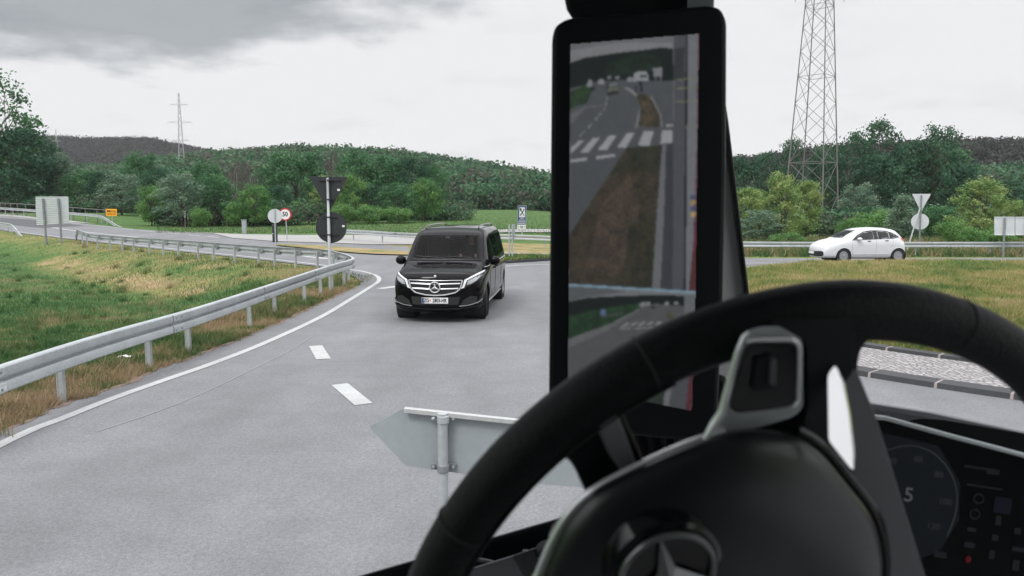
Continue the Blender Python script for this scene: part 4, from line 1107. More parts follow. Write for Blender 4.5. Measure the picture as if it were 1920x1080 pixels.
def chaikin(p, it):
    p = [np.array(q, float) for q in p]
    for _ in range(it):
        r = [p[0]]
        for a, b in zip(p, p[1:]): r += [a * .75 + b * .25, a * .25 + b * .75]
        r.append(p[-1]); p = r
    return np.array(p)
def inside2(poly, x, y):
    c = False
    for (x1, y1), (x2, y2) in zip(poly, poly[1:] + poly[:1]):
        if (y1 > y) != (y2 > y) and x < (x2 - x1) * (y - y1) / (y2 - y1) + x1: c = not c
    return c
class Car:
    def __init__(s, L_, tab, bowf, bowr, wheels, arch_r, holes_side, hole_front, hole_rear=None, step=.035, bowlen=1.15):
        xs = np.unique(np.concatenate([np.arange(0, .2, .015), np.arange(.2, L_ - .2, step), np.arange(L_ - .2, L_ + .001, .02)]))
        tx = tab['x']; g = lambda k: np.interp(xs, tx, tab[k])
        def sm(v, w=3):
            q = np.pad(v, w, mode='edge'); return np.convolve(q, np.ones(2 * w + 1) / (2 * w + 1), 'valid')
        T, B, W, R_, Z = g('T'), g('B'), sm(g('W')), sm(g('R')), sm(g('Z'))
        T[8:-8] = sm(T)[8:-8]
        rows = []
        for x, t, b, w, r, z in zip(xs, T, B, W, R_, Z):
            z = min(z, t - .16); 
            sec = chaikin([(0, b), (w * .75, b), (w * .96, b + .05), (w, b + .28 * (z - b) / .5), (w, z), (r + (w - r) * .25, t - .14 * min(1, (t - z) / .3)), (r - .02, t - .03), (r * .72, t), (0, t + .015)], 3)
            rows.append(sec)
        full = []
        for x, sec in zip(xs, rows):
            pts = [(x, y, z) for y, z in sec] + [(x, -y, z) for y, z in sec[::-1][1:-1]]
            full.append(pts)
        V = np.array(full); Wm = tab['W'][len(tab['W']) // 2]
        yy = np.abs(V[:, :, 1]) / Wm
        V[:, :, 0] += bowf * yy ** 2.6 * np.clip(1 - V[:, :, 0] / bowlen, 0, 1) - bowr * yy ** 3 * np.clip(1 - (L_ - V[:, :, 0]) / .7, 0, 1)
        n, k = V.shape[:2]; s.verts = [tuple(v) for v in V.reshape(-1, 3)]; fs = []
        for i in range(n - 1):
            for j in range(k): fs.append((i * k + j, i * k + (j + 1) % k, (i + 1) * k + (j + 1) % k, (i + 1) * k + j))
        # nose and tail: rows across, bent by the same bow
        m = len(rows[0])
        for e, bw, sg in ((0, bowf, 1), (n - 1, bowr, -1)):
            C = 14; base = len(s.verts); grid = []
            for j in range(1, m - 1):
                y, z = rows[e][j]; row = [e * k + j]
                for c in range(1, C):
                    yc = y * (1 - 2 * c / C); q = abs(yc) / Wm
                    x = xs[e] + sg * bw * q ** (2.6 if sg > 0 else 3); s.verts.append((x, yc, z)); row.append(len(s.verts) - 1)
                row.append(e * k + (k - j)); grid.append(row)
            for a, b in zip(grid, grid[1:]):
                for c in range(C): fs.append((a[c], a[c + 1], b[c + 1], b[c]))
            fs.append(tuple([e * k] + grid[0])); fs.append(tuple([e * k + m - 1] + grid[-1][::-1]))
        s.faces = fs; s.bvh = BVHTree.FromPolygons([Vector(v) for v in s.verts], fs)
        keep = []
        for f in fs:
            c = sum((Vector(s.verts[i]) for i in f), Vector()) / len(f)
            drop = False
            if abs(c.y) > .5:
                for wx, wz in wheels:
                    if math.hypot(c.x - wx, c.z - wz) < arch_r: drop = True
                for p in holes_side:
                    if inside2(p, c.x, c.z): drop = True
            if not drop and hole_front and c.x < L_ * .55 and inside2(hole_front, c.y, c.z) and c.z > hole_front[0][1]: drop = c.x > .6
            if not drop and hole_rear and c.x > L_ * .6 and inside2(hole_rear, c.y, c.z): drop = True
            if not drop: keep.append(f)
        s.keep = keep
    def hit(s, a, b, axis, side):
        if axis == 'front': o, d = Vector((-3, a, b)), Vector((1, 0, 0))
        elif axis == 'rear': o, d = Vector((9, a, b)), Vector((-1, 0, 0))
        elif axis == 'side': o, d = Vector((a, 3 * side, b)), Vector((0, -side, 0))
        else: o, d = Vector((a, b, 4)), Vector((0, 0, -1))
        loc, no, i, dist = s.bvh.ray_cast(o, d)
        if loc is None:
            loc, no, i, dist = s.bvh.find_nearest(o + d * (3.0 if axis != 'top' else 2.2))
        if no.dot(d) > 0: no = -no
        return loc, no
    def decal(s, mb, poly, axis, side=1, eps=.006, step=.07, th=.0):
        bm = bmesh.new(); bm.faces.new([bm.verts.new((p[0], p[1], 0)) for p in poly]); bmesh.ops.triangulate(bm, faces=bm.faces)
        for ax in (0, 1):
            lo, hi = min(p[ax] for p in poly), max(p[ax] for p in poly); q = math.ceil(lo / step) * step
            while q < hi:
                co, no = [0, 0, 0], [0, 0, 0]; co[ax] = q; no[ax] = 1
                bmesh.ops.bisect_plane(bm, geom=bm.verts[:] + bm.edges[:] + bm.faces[:], plane_co=co, plane_no=no); q += step
        bm.verts.index_update(); vs = []
        for v in bm.verts:
            l, n = s.hit(v.co.x, v.co.y, axis, side); vs.append(l + n * eps)
        mb.add(vs, [[v.index for v in f.verts] for f in bm.faces]); bm.free()
    def strip(s, mb, pts, axis, side=1, r=.008, eps=.002, n=6, closed=False):
        q = resample([(p[0], p[1], 0) for p in pts], .05)
        mb.tube([s.hit(p.x, p.y, axis, side)[0] + s.hit(p.x, p.y, axis, side)[1] * eps for p in q], r, n, closed=closed)
    def body(s, name, mats, root):
        b = MB(); b.add(s.verts, s.keep)
        o = b.build(name, mats, root, smooth=50); o.data.validate(); return o
def wheel(root, x, y, r, w, steer=0.0, spokes=5, rimr=.66, rim=None, twin=False):
    sg = 1 if y > 0 else -1; rot = Matrix.Rotation(steer, 3, 'Z'); c = Vector((x, y, r)); ax = rot @ Vector((0, sg, 0)); rr = r * rimr
    b = MB(); o = c - ax * w
    b.lathe([(.012, rr), (0, rr + .02), (.0, r - .03), (.03, r), (w * .5, r), (w - .03, r), (w, r - .035), (w, rr + .01), (w - .02, rr), (w - .03, rr - .01)], o, ax, 40)
    t = b.build('wheel', m_tyre, root, smooth=35)
    b = MB(); fx = rot @ Vector((1, 0, 0))
    b.lathe([(w - .028, rr), (w - .012, rr), (w - .006, rr - .012), (w - .05, rr - .022), (w - .10, rr - .03)], o, ax, 40)
    for k in range(spokes):
        for dlt in ((-.13, .13) if twin else (0,)):
            a = 2 * math.pi * k / spokes + .3 + dlt; d = fx * math.cos(a) + Vector((0, 0, 1)) * math.sin(a); t_ = ax.cross(d)
            p = [o + ax * (w - .022) + d * .03 + t_ * .030, o + ax * (w - .022) + d * .03 - t_ * .030, o + ax * (w - .012) + d * (rr - .012) - t_ * (.022 if twin else .030), o + ax * (w - .012) + d * (rr - .012) + t_ * (.022 if twin else .030)]
            b.prism(p, -ax * .03)
    b.lathe([(w - .05, .065), (w - .018, .065), (w - .008, .045)], o, ax, 20); b.build('rim', rim or m_alloy, t, smooth=35)
    b = MB(); b.lathe([(w - .12, rr * .92), (w - .11, rr * .92)], o, ax, 30); b.build('brake_disc', m_trim, t)
def wheelhouse(root, x, z, r, y0, y1):
    b = MB(); n = 28; vs = []; 
    for yy, rr in ((y1, r), (y0, r), (y0, .01)):
        for j in range(n): vs.append((x + rr * math.cos(2 * math.pi * j / n), yy, z + rr * math.sin(2 * math.pi * j / n)))
    b.add(vs, [(i * n + j, i * n + (j + 1) % n, (i + 1) * n + (j + 1) % n, (i + 1) * n + j) for i in range(2) for j in range(n)]); b.build('wheel_housing', m_cabindark, root)
def seat(root, x, y, z, mat, sc=1.0):
    b = MB(); b.box((x, y, z), (.5, .5, .14)); b.build('seat', mat, root, bevel=.05)
    b = MB(); R_ = Matrix.Rotation(rad(14), 3, 'Y'); b.box((x + .30, y, z + .36), (.13, .48, .64), R_); b.box((x + .40, y, z + .78), (.10, .26, .18), R_); b.build('seat_back', mat, root, bevel=.05)

# -- black van, seen from the front
VX = [0, .03, .10, .22, .40, .70, 1.00, 1.12, 1.75, 1.92, 2.25, 3.4, 4.55, 4.90, 5.05, 5.12, 5.14]
van_t = dict(x=VX,
    T=[.86, .93, .99, 1.03, 1.07, 1.115, 1.16, 1.215, 1.74, 1.815, 1.87, 1.885, 1.87, 1.84, 1.76, 1.62, 1.5],
    B=[.34, .25, .215, .20, .20, .20, .20, .20, .20, .20, .20, .20, .20, .21, .24, .30, .36],
    W=[.86, .885, .91, .93, .945, .955, .96, .96, .965, .965, .965, .965, .96, .945, .92, .90, .88],
    R=[.77, .79, .82, .84, .85, .845, .835, .835, .755, .74, .735, .735, .73, .72, .70, .68, .66],
    Z=[.72, .76, .80, .84, .89, .94, .98, 1.01, 1.06, 1.06, 1.06, 1.06, 1.06, 1.05, 1.03, 1.0, .95])
WS_V = [(-.745, 1.225), (.745, 1.225), (.665, 1.715), (-.665, 1.715)]
SIDE_V = [[(1.42, 1.12), (2.28, 1.10), (2.28, 1.70), (2.02, 1.70), (1.86, 1.60)], [(2.36, 1.10), (3.50, 1.10), (3.50, 1.70), (2.36, 1.70)], [(3.58, 1.10), (4.78, 1.10), (4.70, 1.68), (3.58, 1.70)]]
vc = Car(5.14, van_t, .34, .12, [(.95, .35), (4.38, .35)], .405, [[(x + (.03 if x < sum(q[0] for q in p) / len(p) else -.03), z + (.03 if z < 1.4 else -.03)) for x, z in p] for p in SIDE_V[:1]], [(-.70, 1.25), (.70, 1.25), (.64, 1.69), (-.64, 1.69)])
fl, rl = P(905, 597), P(940, 557)
hd = (rl - fl).normalized(); rzv = math.atan2(hd.y, hd.x)
ctr_v = P(830, 597.5); rot_v = Matrix.Rotation(rzv, 3, 'Z')
org = Vector((ctr_v.x, ctr_v.y - .05, .03)) - rot_v @ Vector((.80, 0, 0))
van = thing('parked_van', 'black van with a silver star on its grille driving towards the viewer', 'van', org, rzv); van.name = 'van'
vc.body('body', m_blackpaint, van)
b = MB(); vc.decal(b, WS_V, 'front', eps=.006, step=.09); b.build('windscreen', m_tint, van, smooth=60)
b = MB()
for p in ([(-.78, 1.195), (.78, 1.195), (.755, 1.235), (-.755, 1.235)], [(-.67, 1.70), (.67, 1.70), (.66, 1.755), (-.66, 1.755)], [(-.775, 1.21), (-.74, 1.21), (-.655, 1.73), (-.685, 1.74)], [(.775, 1.21), (.74, 1.21), (.655, 1.73), (.685, 1.74)]): vc.decal(b, p, 'front', eps=.009, step=.1)
b.build('windscreen_surround', m_blackpaint, van, smooth=60)
b = MB()
for x0 in (-.60, .05): vc.strip(b, [(x0, 1.245), (x0 + .3, 1.255), (x0 + .58, 1.27)], 'front', r=.010, eps=.014)
b.build('wiper', m_trim, van)
for sd_ in (-1, 1):
    for i, p in enumerate(SIDE_V):
        b = MB(); vc.decal(b, p, 'side', sd_, eps=.006, step=.12); b.build('side_window', m_tint if i == 0 else m_priv, van, smooth=60)
    b = MB()
    for x in (1.36, 2.32, 3.54): vc.strip(b, [(x, 1.70 if x > 1.5 else 1.15), (x, 1.05), (x + (.0 if x != 1.36 else -.02), .45)], 'side', sd_, r=.006, eps=0)
    b.build('door_seam', m_trim, van)
    b = MB(); vc.strip(b, [(1.0, 1.065), (1.6, 1.085), (3.2, 1.085), (4.85, 1.08)], 'side', sd_, r=.010, eps=.006); vc.strip(b, [(1.42, .30), (2.6, .29), (3.9, .30)], 'side', sd_, r=.014, eps=.008); b.build('side_trim', m_silver, van)
    for x in (2.12, 2.55):
        b = MB(); l, n = vc.hit(x, .97, 'side', sd_); b.tube([l, l + n * .035 + Vector((.01, 0, 0)), l + n * .035 + Vector((.17, 0, 0)), l + Vector((.18, 0, 0))], .012, 6); b.build('door_handle', m_blackpaint, van, smooth=True)
    # headlamp: housing, bright light guide, lens
    hp = [(.505, .685), (.545, .775), (.575, .885), (.70, .945), (.83, .995), (.905, 1.015), (.925, .975), (.90, .915), (.80, .825), (.66, .745)]
    hp = [(y * sd_, z) for y, z in hp]
    b = MB(); vc.decal(b, hp, 'front', eps=.010, step=.06); hl = b.build('headlight', m_trim, van, smooth=60)
    b = MB(); vc.decal(b, [(y * sd_, z) for y, z in ((.515, .70), (.553, .778), (.583, .877), (.70, .933), (.83, .992), (.90, 1.018), (.895, .99), (.82, .958), (.70, .900), (.625, .862), (.600, .79), (.575, .72))], 'front', eps=.014, step=.06); b.build('light_guide', m_lampwhite, hl, smooth=60)
    b = MB(); vc.decal(b, [(y * sd_, z) for y, z in ((.62, .775), (.64, .85), (.74, .90), (.85, .948), (.89, .94), (.80, .85), (.70, .79))], 'front', eps=.013, step=.06); b.build('lens', m_lamp, hl, smooth=60)
    # fog lamp recess and its bright blade
    b = MB(); vc.decal(b, [(y * sd_, z) for y, z in ((.50, .37), (.86, .41), (.88, .52), (.70, .55), (.56, .47))], 'front', eps=.006, step=.08); fg = b.build('air_intake', m_trim, van, smooth=60)
    b = MB(); vc.strip(b, [(.48 * sd_, .345), (.66 * sd_, .36), (.84 * sd_, .41), (.90 * sd_, .47)], 'front', r=.013, eps=.012); b.build('intake_blade', m_darkchrome, fg, smooth=True)
    # mirror
    b = MB(); l, n = vc.hit(1.50, 1.10, 'side', sd_); c = l + Vector((.0, .11 * sd_, .07)); b.tube([l, c - Vector((0, .03 * sd_, .03))], .03, 8)
    b.build('mirror_arm', m_trim, van, smooth=True)
    b = MB(); b.ellipsoid(c, (.085, .115, .10), 18, 12); mr_ = b.build('wing_mirror', m_blackpaint, van, smooth=True)
    b = MB(); b.box(c + Vector((.079, 0, 0)), (.01, .18, .13)); b.build('mirror_glass', m_chrome, mr_)
    b = MB(); vc.decal(b, [(.04 * sd_ + sd_ * 4.0 * 0 + sd_ * .72, .62), (.86 * sd_, .62), (.84 * sd_, 1.35), (.76 * sd_, 1.35)], 'rear', eps=.006, step=.1); b.build('tail_light', m_tail, van, smooth=60)
    # roof rail
    b = MB(); q = [(2.15, .60), (2.3, .60), (3.4, .60), (4.5, .60), (4.65, .60)]
    pts = [vc.hit(x, y * sd_, 'top', 1)[0] + Vector((0, 0, .0 if i in (0, 4) else .045)) for i, (x, y) in enumerate(q)]; b.tube(catmull(pts, 6), .018, 8)
    b.build('roof_rail', m_darkchrome, van, smooth=True)
    for wx, st in ((.95, rad(10)), (4.38, 0)):
        wheel(van, wx, sd_ * .93, .35, .235, st, 5, .68, m_alloy, True); wheelhouse(van, wx, .35, .415, sd_ * .56, sd_ * .93)
# grille
gpz = [(-.545, .865), (.545, .865), (.50, .70), (.41, .62), (.20, .577), (0, .565), (-.20, .577), (-.41, .62), (-.50, .70)]
b = MB(); vc.decal(b, gpz, 'front', eps=.006, step=.08); gr = b.build('grille', m_trim, van, smooth=60)
b = MB(); vc.strip(b, [(-.545, .865), (-.50, .70), (-.41, .625), (-.20, .580), (0, .568), (.20, .580), (.41, .625), (.50, .70), (.545, .865)], 'front', r=.014, eps=.012)
for z, w in ((.795, .50), (.695, .465)): vc.strip(b, [(-w, z + .012), (0, z), (w, z + .012)], 'front', r=.016, eps=.014)
vc.strip(b, [(-.545, .868), (0, .868), (.545, .868)], 'front', r=.007, eps=.010)
b.build('grille_bar', m_silver, gr, smooth=True)
c = vc.hit(0, .735, 'front', 1)[0] + Vector((-.035, 0, 0))
b = MB(); ring = [c + Vector((0, .104 * math.cos(t), .104 * math.sin(t))) for t in np.linspace(0, 2 * math.pi, 33)[:-1]]; b.tube(ring, .013, 8, closed=True)
for k in range(3):
    a = math.pi / 2 + k * 2 * math.pi / 3; d = Vector((0, math.cos(a), math.sin(a))); t_ = Vector((0, -d.z, d.y))
    b.add([c + t_ * .022, c - t_ * .022, c + d * .104, c + Vector((-.018, 0, 0)) - d * .0], [(0, 2, 3), (1, 3, 2)]); b.add([c + t_.normalized() * .022 + Vector((.01, 0, 0)), c - t_ * .022 + Vector((.01, 0, 0)), c + d * .104 + Vector((.01, 0, 0))], [(0, 1, 2)])
b.build('star_emblem', m_silver, gr, smooth=30)
b = MB(); b.lathe([(0, .102), (.006, .102)], c + Vector((.012, 0, 0)), (-1, 0, 0), 30); b.build('emblem_disc', m_trim, gr)
l, n = vc.hit(0, .945, 'front', 1); b = MB(); b.ellipsoid(l + n * .004, (.012, .028, .028), 12, 8); b.build('bonnet_badge', m_silver, van, smooth=True)
# lower bumper
b = MB(); vc.decal(b, [(-.46, .375), (.46, .375), (.50, .535), (-.50, .535)], 'front', eps=.006, step=.08); b.build('lower_intake', m_trim, van, smooth=60)
b = MB(); vc.strip(b, [(-.90, .36), (-.6, .305), (0, .285), (.6, .305), (.90, .36)], 'front', r=.02, eps=.012); b.build('bumper_lip', m_blackpaint, van, smooth=True)
# number plate
l, n = vc.hit(0, .465, 'front', 1); px_ = l.x - .022; b = MB(); b.box((px_, 0, .465), (.012, .54, .118)); pl = b.build('number_plate', m_white, van, bevel=.003)
b = MB(); b.box((px_ - .008, .245, .465), (.004, .042, .108)); b.build('blue_band', m_blue, pl)
b = MB(); put_text(b, 'ZG', Vector((px_ - .010, .170, .465)), (0, -1, 0), (0, 0, 1), .108, .003, .72); put_text(b, '2803-HR', Vector((px_ - .010, -.096, .465)), (0, -1, 0), (0, 0, 1), .108, .003, .72); b.build('plate_lettering', m_black, pl)
b = MB(); b.prism([Vector((px_ - .008, y, z)) for y, z in ((.108, .482), (.084, .482), (.084, .462), (.096, .450), (.108, .462))], (-.002, 0, 0)); b.build('plate_crest', m_red, pl)
# cabin
b = MB(); b.box((1.45, 0, 1.06), (.5, 1.5, .16)); b.box((1.64, -.40, 1.15), (.22, .42, .12)); b.build('dashboard', m_cabindark, van, bevel=.05)
b = MB(); b.box((3.2, 0, .55), (4.0, 1.75, .06)); b.build('cabin_floor', m_cabindark, van)
b = MB(); ring = [Vector((1.86 + .07 * math.sin(t) , -.41 + .19 * math.cos(t), 1.16 + .17 * math.sin(t))) for t in np.linspace(0, 2 * math.pi, 29)[:-1]]; b.tube(ring, .016, 8, closed=True)
b.tube([ring[0], ring[14]], .018, 6); b.tube([Vector((1.66, -.41, 1.10)), Vector((1.85, -.41, 1.15))], .03, 8); b.build('steering_wheel', m_trim, van, smooth=True)
seat(van, 2.28, -.41, .92, m_cabindark); seat(van, 2.28, .41, .92, m_cabindark)
b = MB(); l, n = vc.hit(0, 1.67, 'front', 1); b.box(l + Vector((.10, 0, -.03)), (.05, .20, .06)); b.build('interior_mirror', m_trim, van, bevel=.01)
b = MB(); b.box(l + Vector((.07, .03, .0)), (.004, .10, .035)); b.build('toll_tag', m_white, van)

# the driver, one continuous body
def person(root_obj, label, mats):
    o = thing('person', label, 'person', root_obj.location, root_obj.rotation_euler.z)
    me = bpy.data.meshes.new('body')
    J = {'pel': (2.26, -.41, 1.02, .15, .13), 'spn': (2.30, -.41, 1.18, .145, .11), 'chs': (2.31, -.41, 1.34, .165, .115), 'nkb': (2.30, -.41, 1.455, .085, .075), 'nk': (2.285, -.41, 1.51, .055, .055),
         'jaw': (2.262, -.41, 1.565, .062, .070), 'fac': (2.262, -.41, 1.625, .076, .090), 'crn': (2.275, -.41, 1.69, .066, .078),
         'nose': (2.178, -.41, 1.612, .012, .014),
         'shl': (2.31, -.23, 1.405, .068, .062), 'ell': (2.12, -.14, 1.20, .046, .046), 'wrl': (1.92, -.24, 1.22, .03, .026), 'hal': (1.86, -.245, 1.25, .036, .026),
         'shr': (2.31, -.59, 1.405, .068, .062), 'elr': (2.12, -.68, 1.20, .046, .046), 'wrr': (1.92, -.58, 1.22, .03, .026), 'har': (1.86, -.575, 1.25, .036, .026),
         'hpl': (2.20, -.31, 1.00, .09, .09), 'knl': (1.80, -.29, 1.04, .065, .065), 'anl': (1.62, -.29, .70, .04, .04), 'tol': (1.50, -.29, .66, .035, .03),
         'hpr': (2.20, -.51, 1.00, .09, .09), 'knr': (1.80, -.53, 1.04, .065, .065), 'anr': (1.62, -.53, .70, .04, .04), 'tor': (1.50, -.53, .66, .035, .03)}
    Ed = ['pel-spn', 'spn-chs', 'chs-nkb', 'nkb-nk', 'nk-jaw', 'jaw-fac', 'fac-crn', 'fac-nose', 'chs-shl', 'shl-ell', 'ell-wrl', 'wrl-hal', 'chs-shr', 'shr-elr', 'elr-wrr', 'wrr-har', 'pel-hpl', 'hpl-knl', 'knl-anl', 'anl-tol', 'pel-hpr', 'hpr-knr', 'knr-anr', 'anr-tor']
    for sd_, h in ((-1, 'har'), (1, 'hal')):
        hx, hy, hz_ = J[h][:3]
        for i in range(4):
            J[f'{h}f{i}'] = (hx - .035, hy - .01 * sd_, hz_ + .030 - .018 * i, .010, .010); J[f'{h}g{i}'] = (hx - .058, hy + .025 * sd_, hz_ + .026 - .018 * i, .009, .009)
            Ed += [f'{h}-{h}f{i}', f'{h}f{i}-{h}g{i}']
        J[h + 't'] = (hx - .012, hy + .035 * sd_, hz_ + .045, .010, .010); Ed.append(f'{h}-{h}t')
    names = list(J); me.from_pydata([J[k][:3] for k in names], [tuple(names.index(q) for q in e.split('-')) for e in Ed], [])
    ob = link_mesh('body', me, o); sk = ob.modifiers.new('skin', 'SKIN')
    for i, k in enumerate(names):
        sv = me.skin_vertices[0].data[i]; sv.radius = J[k][3:5]; sv.use_root = (k == 'pel')
    ob.modifiers.new('sub', 'SUBSURF').levels = 2; ob.modifiers['sub'].render_levels = 2
    dg = bpy.context.evaluated_depsgraph_get(); dg.update(); m2 = bpy.data.meshes.new_from_object(ob.evaluated_get(dg))
    ob.modifiers.clear(); ob.data = m2; m2.name = 'body'; m2.materials.clear()
    for m in mats: m2.materials.append(m)
    for p in m2.polygons:
        c = p.center; p.use_smooth = True
        p.material_index = 0 if (c.z > 1.475 or (c.x < 1.965 and c.z > 1.1)) else (1 if (c.z > 1.06 or c.x > 2.16) else 2)
    b = MB()
    for s_ in (-1, 1): b.ellipsoid((2.196, -.41 + s_ * .030, 1.635), (.010, .015, .009), 8, 6)
    b.build('eyes', m_trim, o, smooth=True)
    b = MB(); b.ellipsoid((2.292, -.41, 1.695), (.092, .087, .070), 14, 8); b.ellipsoid((2.325, -.41, 1.65), (.06, .083, .08), 12, 8); b.build('hair', m_cabindark, o, smooth=True)
    return o
m_skin = M('skin', (.42, .25, .18), .5); m_shirt = M('dark shirt', (.018, .019, .022), .85); m_trouser = M('dark trousers', (.02, .022, .03), .85)
person(van, 'driver in a dark shirt behind the van windscreen, hands on the wheel', [m_skin, m_shirt, m_trouser])

# -- white hatchback, seen from its left side
CX = [0, .03, .08, .2, .53, 1.0, 1.12, 1.38, 1.78, 2.19, 2.7, 3.26, 3.64, 3.80, 3.95, 4.10, 4.17, 4.20]
car_t = dict(x=CX,
    T=[.58, .68, .75, .85, .97, 1.06, 1.12, 1.29, 1.46, 1.535, 1.56, 1.53, 1.46, 1.36, 1.20, 1.02, .84, .66],
    B=[.30, .24, .215, .20, .19, .19, .19, .19, .19, .19, .19, .19, .20, .22, .25, .29, .33, .38],
    W=[.74, .77, .79, .81, .84, .86, .865, .865, .865, .865, .865, .865, .86, .855, .845, .83, .80, .77],
    R=[.62, .64, .66, .68, .70, .71, .71, .65, .58, .55, .54, .53, .52, .54, .58, .64, .66, .66],
    Z=[.44, .50, .56, .62, .74, .86, .88, .92, .95, .97, .98, .99, .98, .93, .86, .80, .70, .55])
GH = [(1.50, .995), (1.62, 1.10), (1.79, 1.235), (2.09, 1.385), (2.40, 1.435), (2.75, 1.445), (3.15, 1.425), (3.46, 1.34), (3.70, 1.20), (3.78, 1.13), (3.45, 1.075), (2.6, 1.045), (1.9, 1.01)]
WIN = [[(1.62, 1.03), (1.70, 1.11), (1.83, 1.22), (2.12, 1.355), (2.52, 1.405), (2.54, 1.06), (1.92, 1.03)], [(2.72, 1.065), (2.72, 1.41), (3.05, 1.40), (3.27, 1.365), (3.27, 1.085)], [(3.37, 1.09), (3.37, 1.335), (3.55, 1.25), (3.67, 1.15)]]
cc_ = Car(4.20, car_t, .36, .22, [(1.14, .31), (3.69, .31)], .355, [[(x + (.02 if x < sum(q[0] for q in p) / len(p) else -.02), z + (.02 if z < 1.2 else -.02)) for x, z in p] for p in WIN], [(-.60, 1.12), (.60, 1.12), (.50, 1.42), (-.50, 1.42)], [(-.42, 1.12), (.42, 1.12), (.38, 1.36), (-.38, 1.36)])
Yc = 34.3; xo = D(1536, 470, Yc).x; zc_ = float(gz(xo + 2, Yc + .8)) + .03
car = thing('car', 'white hatchback passing behind the roundabout, seen from its left side', 'car', (xo, Yc + .85, zc_), rad(2)); car.scale = (.97, 1, 1)
cc_.body('body', m_whitepaint, car)
b = MB(); cc_.decal(b, [(-.66, 1.09), (.66, 1.09), (.54, 1.45), (-.54, 1.45)], 'front', eps=.006, step=.09); b.build('windscreen', m_clear, car, smooth=60)
b = MB(); cc_.decal(b, [(-.48, 1.10), (.48, 1.10), (.42, 1.38), (-.42, 1.38)], 'rear', eps=.006, step=.09); b.build('rear_window', m_priv, car, smooth=60)
for sd_ in (-1, 1):
    b = MB()
    hole = lambda x, z: any(inside2(p, x, z) for p in WIN)
    # dark surround: the glasshouse outline with the panes left open
    bm = bmesh.new(); bm.faces.new([bm.verts.new((p[0], p[1], 0)) for p in GH]); bmesh.ops.triangulate(bm, faces=bm.faces)
    for ax, lo, hi in ((0, 1.5, 3.8), (1, .99, 1.45)):
        q = lo
        while q < hi:
            co, no = [0, 0, 0], [0, 0, 0]; co[ax] = q; no[ax] = 1
            bmesh.ops.bisect_plane(bm, geom=bm.verts[:] + bm.edges[:] + bm.faces[:], plane_co=co, plane_no=no); q += .02
    bm.verts.index_update(); vs = [sum(cc_.hit(v.co.x, v.co.y, 'side', sd_), Vector()) if False else cc_.hit(v.co.x, v.co.y, 'side', sd_)[0] + cc_.hit(v.co.x, v.co.y, 'side', sd_)[1] * .006 for v in bm.verts]
    b.add(vs, [[v.index for v in f.verts] for f in bm.faces if not hole(*f.calc_center_median()[:2])]); bm.free(); b.build('window_surround', m_trim, car, smooth=60)
    for p in WIN:
        b = MB(); cc_.decal(b, p, 'side', sd_, eps=.009, step=.1); b.build('side_window', m_clear, car, smooth=60)
    for x, z in ((2.30, .965), (3.13, .985)):
        b = MB(); l, n = cc_.hit(x, z, 'side', sd_); b.ellipsoid(l + n * .012, (.095, .02, .02), 12, 6); b.build('door_handle', m_trim, car, smooth=True)
    b = MB()
    for pts in ([(1.52, .98), (1.50, .7), (1.56, .34)], [(2.63, 1.05), (2.64, .7), (2.62, .34)], [(3.46, 1.06), (3.42, .85), (3.30, .70)], [(1.56, .335), (3.25, .335)]): cc_.strip(b, pts, 'side', sd_, r=.005, eps=-.001)
    b.build('door_seam', M('panel gap', (.18, .18, .19), .7), car)
    b = MB(); cc_.strip(b, [(1.5, .40), (3.28, .405)], 'side', sd_, r=.012, eps=.002); b.build('side_moulding', m_whitepaint, car, smooth=True)
    b = MB(); l, n = cc_.hit(1.80, 1.02, 'side', sd_); c = l + Vector((0, .14 * sd_, .045)); b.tube([l + Vector((0, 0, -.02)), c - Vector((0, .03 * sd_, .05))], .03, 8); b.build('mirror_arm', m_trim, car, smooth=True)
    b = MB(); b.ellipsoid(c, (.115, .10, .072), 16, 10); b.build('wing_mirror', m_whitepaint, car, smooth=True)
    hp = [(.40, .66), (.46, .74), (.66, .93), (.80, .99), (.85, .985), (.70, .83), (.56, .70)]
    b = MB(); cc_.decal(b, hp, 'side', sd_, eps=.006, step=.06); b.build('headlight', M('pale lamp glass', (.6, .62, .64), .12, .2, coat=1), car, smooth=60)
    tp = [(3.86, 1.09), (3.93, .99), (4.03, .935), (4.14, .94), (4.13, 1.02), (4.05, 1.09), (3.96, 1.15)]
    b = MB(); cc_.decal(b, tp, 'side', sd_, eps=.008, step=.05); b.build('tail_light', m_tail, car, smooth=60)
    b = MB(); cc_.decal(b, [(.02, .275), (.02, .50), (.14, .52), (.22, .50), (.24, .36), (.20, .28)], 'side', sd_, eps=.006, step=.05); b.build('bumper_grille', m_trim, car, smooth=60)
    for wx in (1.14, 3.69):
        wheel(car, wx, sd_ * .85, .31, .20, 0, 5, .66, m_alloy); wheelhouse(car, wx, .31, .36, sd_ * .5, sd_ * .845)
        b = MB(); cc_.strip(b, [(wx + .362 * math.cos(t), .31 + .362 * math.sin(t)) for t in np.linspace(-.12, math.pi + .12, 30)], 'side', sd_, r=.012, eps=.0); b.build('arch_lip', m_whitepaint, car, smooth=True)
b = MB(); cc_.decal(b, [(-.56, .28), (.56, .28), (.60, .50), (-.60, .50)], 'front', eps=.006, step=.08); gg = b.build('bumper_grille', m_trim, car, smooth=60)
l, n = cc_.hit(0, .43, 'front', 1); b = MB(); b.box((l.x - .02, 0, .43), (.012, .52, .11)); b.build('number_plate', m_white, gg)
for sd_ in (-1, 1): b = MB(); cc_.strip(b, [(1.5, .20), (3.3, .20)], 'side', sd_, r=.03, eps=0); b.build('sill', m_trim, car)
b = MB(); b.box((2.4, 0, .42), (2.2, 1.5, .06)); b.build('cabin_floor', m_cabindark, car)
b = MB(); b.box((1.55, 0, .90), (.4, 1.35, .16)); b.build('dashboard', m_cabindark, car, bevel=.04)
